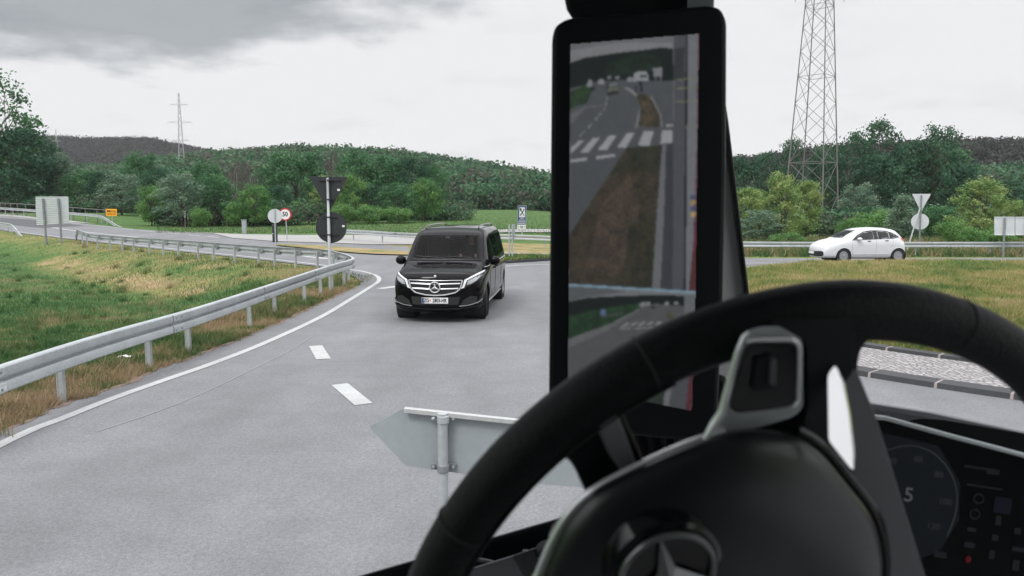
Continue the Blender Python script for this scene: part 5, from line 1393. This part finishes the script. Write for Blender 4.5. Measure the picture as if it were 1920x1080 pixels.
for x in (2.2, 3.0):
    for y in (-.36, .36): seat(car, x, y, .62, m_cabgrey)

# ------------------------------------------------------------------ the truck cab round the viewer
m_soft = M('black soft plastic', (.007, .0085, .0105), .45, spec=.22, bump=(900, .15, .0006))
m_leather = M('black leather', (.0045, .0058, .0066), .5, spec=.22, bump=(520, .8, .0012))
m_hub = M('wheel centre plastic', (.0075, .009, .0105),  .32, spec=.75, bump=(900, .10, .0006))
m_lightspoke = M('grey spoke plastic', (.17, .18, .20), .4)
m_trimface = M('silver painted plastic', (.50, .53, .55), .30, .15)
m_edge = M('satin edge', (.95, .97, 1.0), .25, .4)
m_gloss = M('gloss black', (.006, .007, .008), .12)
m_greyplastic = M('grey plastic', (.085, .09, .10), .45, bump=(900, .12, .0005))
m_satin = M('satin metal', (.72, .77, .79), .30, .5)
m_bright = M('bright polished trim', (.95, .95, .96), .14, 1.0)
m_fabric = M('grey headlining', (.22, .23, .25), .9, bump=(700, .5, .001))
m_pillar = M('grey pillar trim', (.60, .61, .63), .7, bump=(600, .2, .001))
m_shell = M('cab lining', (.28, .28, .285), .85)
m_paintwork = M('truck paint', (.35, .36, .38), .3, coat=.5)
m_thread = M('black thread', (.020, .022, .024), .7)
truck = thing('truck_cab', 'dark truck cab round the viewer: steering wheel, mirror screen, pillar and instrument panel', 'truck', (.3, -.3, 0))
TO = Vector(truck.location)
def mbt(): b = MB(); b.off = TO; return b
def slab(name, px, Y, th, mat, parent=None, n=(0, 1, 0), at=None, r=0, bevel=.003, k=5):
    """outline px stood at distance Y, with real thickness th away from the viewer"""
    n = Vector(n).normalized(); c = at if at is not None else D(sum(p[0] for p in px) / len(px), sum(p[1] for p in px) / len(px), Y)
    q = [PL(x, y, c, n) for x, y in px]
    if r: q = rounded(q, r, k)
    b = mbt(); b.prism(q, (c - Vector((0, 0, H))).normalized() * th); return b.build(name, mat, parent or truck, bevel=bevel)

# shell
b = mbt(); b.box((.3, -.12, 3.22), (2.5, 2.96, .10)); b.build('roof', m_shell, truck)
b = mbt(); b.box((.3, -1.6, 2.1), (2.5, .08, 2.2)); b.build('rear_wall', m_shell, truck)
b = mbt(); b.box((1.53, -1.25, 2.45), (.06, .75, 1.5)); b.box((1.53, -.4, 1.13), (.06, 2.4, .22)); b.build('side_wall', m_shell, truck)
b = mbt(); b.box((.3, -.3, 1.03), (2.5, 2.5, .08)); b.build('cab_floor', m_shell, truck)
b = mbt(); b.box((-.93, -1.25, 2.55), (.06, .75, 1.3)); b.box((-.93, -.4, 1.45), (.06, 2.4, .86)); b.build('cab_side', m_shell, truck)
b = mbt(); b.box((.3, -.25, .68), (2.3, 2.3, .5)); b.build('chassis', m_soft, truck)
for x in (-.72, 1.32):
    b = mbt(); b.lathe([(0, .30), (.0, .47), (.03, .50), (.27, .50), (.30, .47), (.30, .30)], (x - .15, -.35, .50), (1, 0, 0), 36); b.build('tyre', m_tyre, truck, smooth=35)
b = mbt(); b.box((.33, -.75, 1.62), (.55, .55, .16)); b.box((.33, -1.08, 2.05), (.5, .14, .80)); b.box((.33, -1.1, 2.55), (.28, .1, .2)); b.build('driver_seat', m_cabindark, truck, bevel=.04)

# steering wheel: circle fitted in space
wc = Vector((.1642, .4651, H - .2720)); th_, ph_ = -.1989, .2802
wn_ = Vector((math.sin(th_) * math.cos(ph_), math.cos(th_) * math.cos(ph_), math.sin(ph_)))
wa = wn_.cross(Vector((0, 0, 1))).normalized(); wb = wa.cross(wn_).normalized()
WR = .2255
def wpt(px, off=0.0): return PL(px[0], px[1], wc - wn_ * off, wn_)
b = mbt(); n_ = 120
b.tube([wc + (wa * math.cos(2 * math.pi * i / n_) + wb * math.sin(2 * math.pi * i / n_)) * WR for i in range(n_)], [.0150 + .0014 * math.exp(-((((i / n_ * 360 - a0 + 180) % 360) - 180) / 16) ** 2) for i in range(n_) for a0 in (90,)], 20, closed=True)
sw = b.build('steering_wheel', m_leather, truck, smooth=True)
# leather joints across the rim and stitching along its inner side
def ang_of(px): d = wpt(px) - wc; return math.atan2(d.dot(wb), d.dot(wa))
for px in ((1205, 668), (1790, 604), (868, 985)):
    a = ang_of(px); rd = wa * math.cos(a) + wb * math.sin(a); c = wc + rd * WR; tg = -wa * math.sin(a) + wb * math.cos(a); b = mbt()
    b.tube([c + (rd * math.cos(q) + wn_ * math.sin(q)) * .0152 for q in np.linspace(0, 2 * math.pi, 25)[:-1]], .0007, 6, closed=True); b.build('leather_joint', m_thread, sw)
b = mbt(); a0, a1 = ang_of((1240, 690)), ang_of((860, 1060)); a1 = a1 if a1 > a0 else a1 + 2 * math.pi
for i in range(120):
    a = a0 + (a1 - a0) * i / 119
    for dz_, sg in ((-.0085, 1), (-.0115, -1)):
        rd = wa * math.cos(a) + wb * math.sin(a); tg = -wa * math.sin(a) + wb * math.cos(a)
        qd = math.atan2(dz_, -.011); pr_ = -rd * .0122 + wn_ * dz_
        pr_ = pr_.normalized() * .0153; c = wc + rd * WR + pr_
        b.tube([c - tg * .0022 * 1 + wn_ * .0011 * sg, c + tg * .0022 - wn_ * .0011 * sg], .0007, 5)
b.build('stitching', m_thread, sw, smooth=True)
# airbag cover
hub_px = [(985, 1150), (1010, 1075), (1040, 1005), (1072, 955), (1118, 915), (1200, 872), (1290, 832), (1360, 810), (1420, 803), (1490, 812), (1540, 845), (1590, 905), (1630, 958), (1649, 1010), (1654, 1080), (1640, 1200), (1560, 1360), (1300, 1400), (1080, 1330)]
ho = catmull([wpt(p, .026) for p in hub_px], 5, closed=True); hc = wpt((1330, 1090), .026)
b = mbt(); k = len(ho); hdir = ray(1330, 960).normalized(); rings = [(.84, .060), (.97, .016), (1.0, .004), (.985, -.003), (.955, -.0075), (.90, -.011), (.75, -.0165), (.55, -.021), (.30, -.024), (.02, -.0245)]
vs = [hc + (p - hc) * s + (hdir if d > 0 else wn_) * d for s, d in rings for p in ho]
b.add(vs, [(i * k + j, i * k + (j + 1) % k, (i + 1) * k + (j + 1) % k, (i + 1) * k + j) for i in range(len(rings) - 1) for j in range(k)] + [tuple((len(rings) - 1) * k + j for j in range(k))])
hub = b.build('airbag_cover', m_hub, sw, smooth=60)
b = mbt(); ho2 = catmull([wpt(p, .020) for p in hub_px], 5, closed=True); sel = ho2[0:7 * 5 + 1]; b.tube(sel, [.0021] * len(sel), 8); b.build('trim_line', m_edge, sw, smooth=True)
b = mbt(); sel = ho2[9 * 5:15 * 5]; b.tube([p + (p - hc).normalized() * .0022 for p in sel], .0030, 8); b.build('cover_gap', m_gloss, sw, smooth=True)
# star emblem on the cover
ec = wpt((1252, 1077), .0525); er = .0245; b = mbt()
b.tube([ec + (wa * math.cos(q) + wb * math.sin(q)) * er for q in np.linspace(0, 2 * math.pi, 49)[:-1]], .0016, 8, closed=True)
a_up = math.atan2((wpt((1238, 1010), .0525) - ec).dot(wb), (wpt((1238, 1010), .0525) - ec).dot(wa))
for q in range(3):
    a = a_up + q * 2 * math.pi / 3; d = wa * math.cos(a) + wb * math.sin(a); t_ = wn_.cross(d)
    b.add([ec + t_ * .0055, ec - t_ * .0055, ec + d * er, ec - wn_ * .0050], [(0, 2, 3), (1, 3, 2)])
em = b.build('star_emblem', M('dark chrome', (.20, .205, .21), .25, .55), sw, smooth=30)
b = mbt(); b.lathe([(0, er * 1.30), (.0120, er * 1.22), (.0135, er * 1.12), (.0130, er)], ec + wn_ * .0150, -wn_, 48); b.build('emblem_recess', m_gloss, sw, smooth=30)
# upper spoke, switch pad and its metal surround
def wslab(name, px, off, th, mat, parent=sw, r=.004, bevel=.0015):
    q = rounded([wpt(p, off) for p in px], r, 5); b = mbt(); b.prism(q, (sum(q, Vector()) / len(q) - Vector((0, 0, H))).normalized() * th); return b.build(name, mat, parent, bevel=bevel)
wslab('spoke', [(1392, 640), (1400, 585), (1660, 580), (1640, 622), (1612, 655), (1606, 700), (1620, 800), (1610, 900), (1480, 930), (1320, 850)], .004, .018, m_soft, r=.006)
wslab('switch_surround', [(1318, 826), (1352, 778), (1380, 665), (1396, 622), (1425, 612), (1492, 612), (1505, 640), (1506, 764), (1488, 782), (1430, 800)], .019, .008, m_trimface, r=.006, bevel=.002)
wslab('switch_surround', [(1440, 600), (1600, 596), (1600, 700), (1560, 740), (1560, 860), (1504, 812), (1516, 760), (1512, 640)], .0195, .012, m_soft, r=.004)
pad = wslab('switch_pad', [(1401, 642), (1488, 641), (1497, 655), (1494, 752), (1480, 764), (1384, 775), (1369, 768), (1369, 745)], .0235, .005, m_gloss, r=.004, bevel=.0012)
b = mbt(); q = rounded([wpt(p, .0240) for p in ((1399, 637), (1490, 636), (1500, 652), (1497, 755), (1482, 768), (1380, 780), (1365, 770), (1366, 742))], .004, 5); b.tube(q[2:26], .0011, 8); b.build('switch_rim', m_edge, pad, smooth=True)
b = mbt(); q = rounded([wpt(p, .0258) for p in ((1418, 672), (1458, 672), (1456, 730), (1410, 735))], .003, 4); b.prism(q, wn_ * .004); b.build('rocker', m_soft, pad, bevel=.001)
b = mbt(); q = rounded([wpt(p, .0275) for p in ((1446, 674), (1457, 674), (1455, 722), (1444, 722))], .001, 3); b.prism(q, wn_ * .003); b.build('rocker_edge', m_greyplastic, pad)
b = mbt(); b.tube([wpt(p, .0235) for p in ((1322, 824), (1338, 796), (1354, 772), (1368, 715), (1382, 662), (1394, 632), (1404, 622))], [.0016, .0022, .0020, .0016, .0014, .0012, .0008], 8); b.build('surround_edge', m_edge, sw, smooth=True)
# bright polished blade and the grey lower spoke beside it
vdir = ray(1575, 790).normalized(); rdir = Vector((-.80, -.54, .22)).normalized(); nb_ = (vdir - rdir).normalized()
bc = wpt((1578, 790), .036)
q = rounded([PL(x, y, bc, nb_) for x, y in ((1551, 705), (1559, 687), (1568, 686), (1580, 715), (1592, 775), (1600, 850), (1601, 882), (1594, 878), (1553, 826))], .002, 4)
b = mbt(); b.prism(q, nb_ * .003); b.build('polished_blade', m_bright, sw, bevel=.0006)
wslab('lower_spoke', [(1572, 694), (1605, 690), (1640, 775), (1735, 1080), (1770, 1200), (1640, 1300), (1600, 900)], .006, .022, m_lightspoke, r=.004, bevel=.003)
wslab('shift_paddle', [(1028, 1004), (1036, 984), (1062, 956), (1092, 936), (1080, 960), (1046, 1010)], .012, .004, m_edge, r=.001)
# left spoke
wslab('spoke', [(1030, 808), (1150, 735), (1175, 790), (1215, 880), (1240, 960), (1130, 985), (1092, 912), (1078, 880), (1066, 862), (1052, 856)], .008, .018, m_soft, r=.004, bevel=.003)
wslab('spoke_facing', [(1118, 800), (1136, 772), (1154, 766), (1172, 812), (1194, 872), (1170, 892), (1140, 850)], .0115, .006, m_lightspoke, r=.004, bevel=.002)

# mirror screen on the pillar
YD = .95; dn = Vector((-.10, 1, .04)).normalized(); dc = D(1195, 400, YD)
case = slab('mirror_display', [(1034, 70), (1040, 47), (1062, 33), (1330, 8), (1352, 14), (1363, 38), (1362, 300), (1356, 560), (1345, 800), (1330, 832), (1160, 815), (1028, 775)], YD, .035, m_soft, None, dn, dc, r=.008, bevel=.006)
case.name = 'mirror_display'
scol = {}
def smat(c):
    g_ = sum(c) / 3; c = tuple(int(max(0, min(255, (g_ + (q - g_) * .72) * .93))) for q in c)
    if c not in scol: scol[c] = glow('screen %02x%02x%02x' % c, srgb(*c), 1.0)
    return scol[c]
S = {  # painted in order; colours as the dim screen shows them
}
lay = []
def sc(c, *px): lay.append((c, px))
Z = lambda *pts: tuple((1060 + x / 4.155, 60 + y / 4.155) for x, y in pts)
sc((100, 102, 107), (1069, 82), (1312, 62), (1304, 546), (1066, 534))
sc((116, 118, 122), (1069, 95), (1160, 80), (1260, 80), (1260, 92), (1160, 100), (1096, 109), (1069, 117))
sc((30, 37, 34), *Z((38, 240), (150, 200), (420, 160), (600, 140), (750, 120), (840, 128), (838, 385), (500, 375), (300, 380), (38, 440)))
sc((33, 48, 36), *Z((300, 260), (480, 190), (640, 170), (760, 190), (760, 300), (560, 320), (330, 340)))
sc((74, 78, 83), *Z((38, 440), (250, 385), (500, 372), (838, 383), (838, 1000), (38, 1000)))
sc((72, 76, 81), (1069, 300), (1262, 280), (1262, 545), (1066, 534))
sc((42, 66, 38), *Z((38, 470), (170, 405), (215, 430), (165, 560), (120, 565), (38, 605)))
sc((92, 94, 99), *Z((38, 640), (150, 580), (330, 565), (330, 572), (160, 592), (38, 720)))
sc((70, 62, 42), *Z((555, 490), (610, 478), (660, 500), (735, 640), (750, 740), (565, 735), (590, 600)))
sc((82, 70, 46), *Z((600, 540), (660, 540), (700, 680), (620, 700)))
sc((118, 121, 125), *Z((450, 435), (490, 432), (560, 480), (548, 505), (500, 460)))
sc((112, 115, 120), *Z((660, 500), (672, 500), (745, 640), (757, 745), (745, 745), (733, 640)))
sc((108, 111, 116), *Z((575, 600), (585, 600), (565, 735), (540, 760)))
for q in (((40, 905), (110, 845), (150, 845), (40, 950)), ((115, 940), (215, 825), (270, 822), (180, 940)), ((250, 920), (345, 805), (400, 803), (325, 918)), ((403, 900), (480, 790), (540, 787), (470, 903)), ((567, 882), (610, 775), (690, 770), (655, 885)), ((742, 870), (752, 768), (832, 765), (835, 862)), ((40, 995), (170, 978), (165, 1000), (40, 1018)), ((245, 968), (388, 950), (385, 970), (240, 992)), ((790, 720), (842, 718), (842, 735), (790, 737))): sc((140, 143, 147), *Z(*q))
for q in (((108, 812), (150, 768), (158, 768), (114, 815)), ((175, 745), (205, 715), (212, 715), (182, 747)), ((230, 685), (255, 655), (262, 655), (238, 687)), ((262, 640), (280, 628), (280, 642), (266, 648)), ((296, 610), (306, 590), (312, 590), (302, 612)), ((312, 570), (324, 510), (328, 510), (318, 572))): sc((132, 135, 139), *Z(*q))
sc((62, 54, 38), (1175, 277), (1241, 272), (1232, 400), (1222, 545), (1066, 535), (1068, 440), (1120, 360))
sc((52, 54, 34), (1185, 276), (1240, 274), (1236, 330), (1190, 320), (1160, 330), (1140, 330))
sc((74, 60, 45), (1130, 380), (1180, 330), (1200, 380), (1190, 470), (1150, 520), (1100, 500))
sc((54, 52, 34), (1180, 420), (1226, 400), (1222, 545), (1150, 540), (1170, 500))
sc((96, 99, 105), (1242, 271), (1249, 270), (1245, 400), (1238, 546), (1222, 545), (1232, 400))
sc((55, 58, 66), (1249, 270), (1264, 268), (1262, 547), (1238, 546), (1245, 400))
sc((72, 75, 82), (1264, 66), (1287, 64), (1287, 546), (1261, 545))
sc((52, 55, 60), (1264, 92), (1284, 88), (1282, 150), (1262, 150))
sc((30, 31, 36), (1286, 64), (1290, 64), (1286, 546), (1282, 546))
sc((104, 107, 114), (1290, 64), (1310, 62), (1304, 420), (1292, 547), (1286, 546))
sc((92, 22, 58), (1309, 62), (1314, 62), (1310, 300), (1307, 547), (1292, 547), (1300, 450), (1306, 300))
sc((96, 24, 34), (1303, 440), (1308, 420), (1306, 547), (1291, 547))
for y, a, b2 in ((147, 1268, 1315), (164, 1267, 1313), (189, 1267, 1314), (237, 1284, 1312)): sc((118, 122, 60), (a, y + 1.5), (b2, y - 1.5), (b2, y), (a, y + 3.2))
for y, c in ((366, (52, 66, 110)), (376, (160, 130, 40)), (387, (60, 74, 120)), (398, (165, 135, 45))): sc(c, (1295, y), (1305, y - 1), (1304, y + 8), (1294, y + 9))
# vehicles and board in the picture
sc((45, 48, 46), *Z((325, 405), (345, 392), (410, 390), (418, 480), (335, 498), (322, 470)))
sc((92, 96, 78), *Z((325, 440), (412, 425), (414, 455), (326, 468)))
sc((100, 104, 108), *Z((345, 398), (405, 396), (410, 420), (332, 428)))
sc((132, 135, 140), *Z((535, 325), (560, 310), (630, 308), (648, 345), (646, 378), (540, 385)))
sc((60, 66, 74), *Z((580, 335), (630, 330), (640, 352), (585, 358)))
sc((120, 123, 128), *Z((482, 360), (500, 350), (540, 355), (540, 388), (482, 390)))
sc((118, 121, 127), *Z((170, 405), (185, 370), (205, 372), (208, 425), (172, 425)))
sc((40, 42, 44), *Z((190, 430), (225, 420), (230, 455), (195, 460)))
sc((124, 127, 132), *Z((258, 375), (290, 362), (305, 380), (300, 410), (258, 408)))
sc((110, 113, 118), *Z((325, 348), (355, 340), (360, 362), (328, 368)), ); sc((112, 115, 120), *Z((388, 348), (418, 342), (422, 362), (390, 368)))
sc((112, 115, 121), *Z((683, 280), (752, 276), (756, 344), (686, 348)))
for x in (700, 738): sc((112, 115, 121), *Z((x, 346), (x + 8, 346), (x + 8, 378), (x, 378)))
sc((38, 42, 52), *Z((575, 385), (600, 380), (605, 470), (582, 470)))
sc((52, 58, 72), *Z((540, 420), (560, 415), (562, 480), (545, 480)))
# lower picture
V6 = lambda *pts: tuple((1020 + x / 2.7, 450 + y / 2.7) for x, y in pts)
low = []
lay.append((((104, 108, 112)), V6((122, 228), (775, 264), (768, 860), (740, 865), (120, 740))))
sc((80, 85, 88), *V6((124, 228), (300, 240), (420, 262), (220, 288), (124, 308)))
sc((26, 33, 30), *V6((124, 312), (220, 292), (380, 284), (560, 278), (710, 282), (710, 340), (480, 322), (300, 350), (124, 392)))
sc((30, 62, 32), *V6((124, 388), (260, 352), (400, 330), (480, 322), (490, 345), (330, 425), (122, 502)))
sc((60, 64, 60), *V6((285, 385), (400, 365), (400, 376), (290, 395)))
sc((62, 92, 140), *V6((286, 352), (312, 350), (312, 382), (286, 384)))
sc((76, 79, 80), *V6((120, 545), (330, 452), (480, 345), (560, 322), (720, 335), (720, 700), (620, 770), (400, 830), (120, 760)))
sc((92, 95, 95), *V6((122, 502), (330, 425), (478, 348), (480, 358), (330, 450), (120, 545)))
for q in (((386, 442), (422, 416), (440, 415), (410, 440)), ((428, 436), (462, 415), (482, 414), (452, 434)), ((470, 434), (500, 414), (520, 413), (494, 432)), ((515, 432), (540, 413), (558, 412), (536, 430)), ((560, 430), (580, 413), (600, 412), (582, 428)), ((380, 448), (440, 444), (440, 449), (380, 452)), ((455, 446), (545, 440), (545, 446), (455, 451))): sc((122, 125, 124), *V6(*q))
sc((74, 70, 44), *V6((620, 380), (632, 358), (650, 360), (658, 395), (622, 400)))
for x, y in ((490, 322), (515, 322), (610, 322), (660, 320)): sc((120, 124, 126), *V6((x, y - 6), (x + 20, y - 8), (x + 22, y + 6), (x, y + 8)))
sc((40, 42, 44), *V6((540, 335), (562, 333), (562, 346), (540, 348)))
sc((92, 96, 102), *V6((710, 284), (772, 278), (768, 700), (740, 700), (712, 400)))
sc((38, 50, 38), *V6((380, 835), (480, 760), (625, 690), (600, 855)))
sc((98, 100, 104), *V6((630, 680), (660, 670), (628, 856), (600, 854)))
sc((68, 71, 76), *V6((660, 668), (738, 640), (716, 868), (628, 856)))
sc((88, 22, 40), *V6((738, 640), (770, 630), (756, 872), (716, 868)))
sc((96, 142, 165), *V6((124, 222), (776, 260), (776, 272), (124, 233)))
# the picture is rastered on a fine mesh, softened and grained like a dim display
x0, x1, y0, y1, stp = 1063, 1316, 58, 784, 1.6
gx_, gy_ = np.arange(x0, x1, stp), np.arange(y0, y1, stp); XX, YY = np.meshgrid(gx_, gy_); img = np.zeros(XX.shape + (3,)); cov = np.zeros(XX.shape, bool)
def fill_mask(px):
    m = np.zeros(XX.shape, bool)
    for (xa, ya), (xb, yb) in zip(px, px[1:] + px[:1]):
        if ya == yb: continue
        m ^= ((ya > YY) != (yb > YY)) & (XX < (xb - xa) * (YY - ya) / (yb - ya) + xa)
    return m
lin = lambda c: np.array(srgb(*c))
frame_px = [(1068, 82), (1312, 62), (1305, 546), (1298, 771), (1064, 724)]
for c, px in lay: img[fill_mask(list(px))] = lin(c)
def soften(a, k):
    ker = np.exp(-np.arange(-3 * k, 3 * k + 1) ** 2 / (2 * k * k)); ker /= ker.sum(); r = 3 * k
    for ax in (0, 1):
        q = np.pad(a, [(r, r) if i == ax else (0, 0) for i in range(a.ndim)], mode='edge'); a = sum(w * np.take(q, range(i, i + a.shape[ax]), axis=ax) for i, w in enumerate(ker))
    return a
img = soften(img, 1)
g_ = img.mean(-1, keepdims=True); warm = (img[..., 0] > img[..., 2] * 1.12) | (img[..., 1] > img[..., 2] * 1.25)
nz_ = (value_noise(XX, YY, 14, 1) - .5) * .9 + (value_noise(XX, YY, 5, 2) - .5) * .7 + (value_noise(XX, YY * .6, 2.4, 4) - .5) * .5
img = img * (1 + np.where(soften(warm.astype(float), 2) > .4, nz_ * .75, nz_ * .16)[..., None])
img = (g_ + (img - g_) * .58) * .86 + np.array([.0035, .0045, .006])
scm = glow('display picture', (1, 1, 1), 1.0); t_ = scm.node_tree; at_ = t_.nodes.new('ShaderNodeAttribute'); at_.attribute_name = 'picture'
t_.links.new(at_.outputs['Color'], t_.nodes['Principled BSDF'].inputs['Emission Color'])
keep = fill_mask(frame_px); me = bpy.data.meshes.new('screen')
co_ = np.array([tuple(PL(x, y, dc - dn * .0016, dn) - TO) for y in gy_ for x in gx_]); ii = np.arange(XX.size).reshape(XX.shape)
kf = keep[:-1, :-1] & keep[1:, 1:]; fs_ = np.stack([ii[:-1, :-1][kf], ii[:-1, 1:][kf], ii[1:, 1:][kf], ii[1:, :-1][kf]], -1)
used = np.unique(fs_); rm = np.full(XX.size, -1); rm[used] = np.arange(len(used))
fast_mesh(me, co_[used], rm[fs_]); me.materials.append(scm)
ca_ = me.attributes.new('picture', 'FLOAT_COLOR', 'POINT'); ca_.data.foreach_set('color', np.concatenate([img.reshape(-1, 3)[used], np.ones((len(used), 1))], 1).astype(np.float32).ravel())
link_mesh('screen', me, case)
# carrier arm and headlining scrap above it
slab('display_arm', [(1010, -690), (1056, -10), (1062, 20), (1080, 48), (1330, 30), (1337, -10), (1352, -690)], .99, .05, m_soft, None, dn, bevel=.006)
slab('headlining', [(1300, -400), (1288, 40), (1338, 40), (1350, -400)], .965, .02, m_fabric, None, dn, bevel=.004)
# pillar with its dark seal
pn = Vector((-.25, 1, .0)).normalized()
slab('pillar', [(1215, -500), (1250, -500), (1362, 232), (1402, 552), (1440, 830), (1340, 880), (1345, 560)], 1.25, .10, m_pillar, None, pn, bevel=.008)
slab('pillar_seal', [(1246, -500), (1360, 222), (1397, 552), (1434, 840), (1444, 840), (1405, 552), (1366, 228), (1256, -500)], 1.235, .03, m_soft, None, pn, bevel=.003)
slab('pillar_cover', [(1130, 775), (1160, 745), (1345, 700), (1362, 700), (1400, 830), (1330, 900), (1215, 960), (1175, 870)], 1.10, .08, m_soft, None, (0, 1, 0), bevel=.01)
b = mbt()
for i in range(5): p, q = D(1190 + 26 * i, 808, 1.09), D(1200 + 24 * i, 868, 1.085); b.tube([p, q], .0045, 6)
b.build('vent_slats', m_soft, truck, smooth=True)
# door: sill and switch panel
dr = slab('door_panel', [(560, 1118), (665, 1081), (1062, 966), (1180, 940), (1240, 1400), (560, 1400)], .92, .06, m_soft, None, (-.3, 1, .25), bevel=.008)
slab('door_armrest', [(760, 1100), (905, 1058), (1055, 1012), (1160, 990), (1200, 1400), (700, 1400)], .86, .05, m_greyplastic, dr, (-.3, 1, .35), bevel=.006)
slab('switch_panel', [(960, 1042), (1042, 1014), (1075, 1090), (1010, 1130)], .845, .008, m_gloss, dr, (-.3, 1, .35), r=.004)
kc = D(1022, 1030, .836); b = mbt(); b.lathe([(0, .0125), (.010, .012), (.013, .009)], kc, Vector((.3, -1, -.2)), 24); b.build('mirror_knob', m_soft, dr, smooth=40)
b = mbt()
for x, y in ((985, 1034), (1008, 1062)): b.box(D(x, y, .84), (.006, .003, .003))
b.build('switch_marks', m_greyplastic, dr)
b = mbt(); o = D(890, 1120, .84); b.tube([o + Vector((.055 * math.cos(t), 0, .045 * math.sin(t))) for t in np.linspace(.1, 2.6, 20)], .0025, 6); b.build('grab_handle', m_greyplastic, dr, smooth=True)

# dashboard and instrument panel
slab('dashboard', [(1560, 742), (1605, 749), (1740, 770), (1920, 808), (2150, 858), (3000, 1040), (3000, 1500), (1560, 1400)], 1.02, .12, m_lightspoke, None, (.15, 1, .1), bevel=.01)
slab('dashboard_hood', [(1690, 792), (1722, 783), (1770, 786), (1920, 812), (2150, 852), (2900, 1010), (2900, 1300), (1700, 900)], .96, .05, m_soft, None, (.15, 1, .1), r=.01, bevel=.006)
cn = Vector((.12, 1, -.12)).normalized(); ccn = D(1790, 940, .74)
ip = slab('instrument_panel', [(1628, 781), (1640, 778), (1920, 853), (2150, 914), (2150, 1400), (1760, 1400)], .74, .03, m_gloss, None, cn, ccn, bevel=.003)
b = mbt(); b.tube([PL(x, y, ccn - cn * .003, cn) for x, y in ((1632, 781), (1660, 784), (1780, 817), (1920, 854), (2150, 915))], .0024, 8); b.build('panel_trim', m_satin, ip, smooth=True)
cp = lambda x, y, e=.0012: PL(x, y, ccn - cn * e, cn)
cux = (cp(1800, 930) - cp(1700, 915)).normalized(); cuy = cux.cross(cn).normalized(); cuy = cuy if cuy.z > 0 else -cuy
g1, g2, g3 = glow('dim grey display', srgb(40, 42, 45)), glow('dial background', srgb(18, 21, 24)), glow('bright display', srgb(68, 70, 73))
b = mbt(); b.prism([cp(x, y, .0006) for x, y in ((1640, 808), (1690, 820), (1760, 836), (1800, 905), (1798, 975), (1765, 1030), (1720, 1050))], cn * .0003); b.build('dial', g2, ip)
b = mbt(); b.tube([cp(x, y) for x, y in [tuple(v)[:2] for v in catmull([(1664, 844, 0), (1688, 837, 0), (1712, 835.5, 0), (1742, 845, 0), (1766, 864, 0), (1785, 892, 0), (1794, 925, 0), (1791, 965, 0), (1776, 1005, 0)], 5)]], .0006, 5); b.build('dial_ring', g1, ip)
b = mbt()
for s_, x, y, sz in (('40', 1673, 865, .0085), ('60', 1721.5, 861, .0085), ('80', 1760, 890, .0085), ('100', 1772, 941, .0085), ('120', 1750, 987, .0085)): b = mbt(); put_text(b, s_, cp(x, y), cux, cuy, sz, .0001); b.build('dial_numeral', g1, ip)
b = mbt(); put_text(b, '5', cp(1704, 929), cux, cuy, .020, .0002); b.build('speed_readout', g3, ip)
b = mbt()
for x, y in ((1835, 935), (1828, 964)): b.tube([cp(x, y) + (cux * math.cos(t) + cuy * math.sin(t)) * .0045 for t in np.linspace(0, 2 * math.pi, 21)[:-1]], .0007, 5, closed=True)
for x, y, w, h in ((1838, 878, .030, .0022), (1862, 885, .012, .005), (1846, 913, .034, .0018), (1822, 993, .008, .004), (1866, 1008, .006, .006), (1818, 1022, .010, .005), (1860, 1040, .005, .009), (1910, 1030, .012, .004), (1905, 1060, .006, .010), (1763, 1040, .012, .006), (1872, 976, .005, .009), (1908, 996, .006, .006)):
    b.prism([cp(x, y) + cux * a * w / 2 + cuy * c * h / 2 for a, c in ((-1, -1), (1, -1), (1, 1), (-1, 1))], cn * .0003)
b.build('panel_symbols', glow('faint symbols', srgb(25, 26, 29)), ip)
b = mbt(); x, y, w, h = 1880, 948, .016, .016; b.prism([cp(x, y) + cux * a * w / 2 + cuy * c * h / 2 for a, c in ((-1, -1), (1, -1), (1, 1), (-1, 1))], cn * .0003); b.build('lane_symbol', glow('blue display', srgb(16, 18, 26)), ip)
b = mbt(); b.ellipsoid(cp(1815, 1049), (.0030, .0006, .0036), 12, 8); b.build('warning_light', glow('red warning', srgb(66, 10, 17)), ip)

# ------------------------------------------------------------------ thin air between here and the hills
hz = bpy.data.materials.new('haze'); hz.use_nodes = True; t = hz.node_tree
for n in list(t.nodes):
    if n.type != 'OUTPUT_MATERIAL': t.nodes.remove(n)
pv = t.nodes.new('ShaderNodeVolumePrincipled'); pv.inputs['Color'].default_value = (.95, .97, 1.0, 1); pv.inputs['Density'].default_value = .00013
t.links.new(pv.outputs[0], [n for n in t.nodes if n.type == 'OUTPUT_MATERIAL'][0].inputs['Volume'])
b = MB(); b.box((0, 600, 53), (2200, 1400, 114)); tag(b.build('haze', hz), kind='stuff')
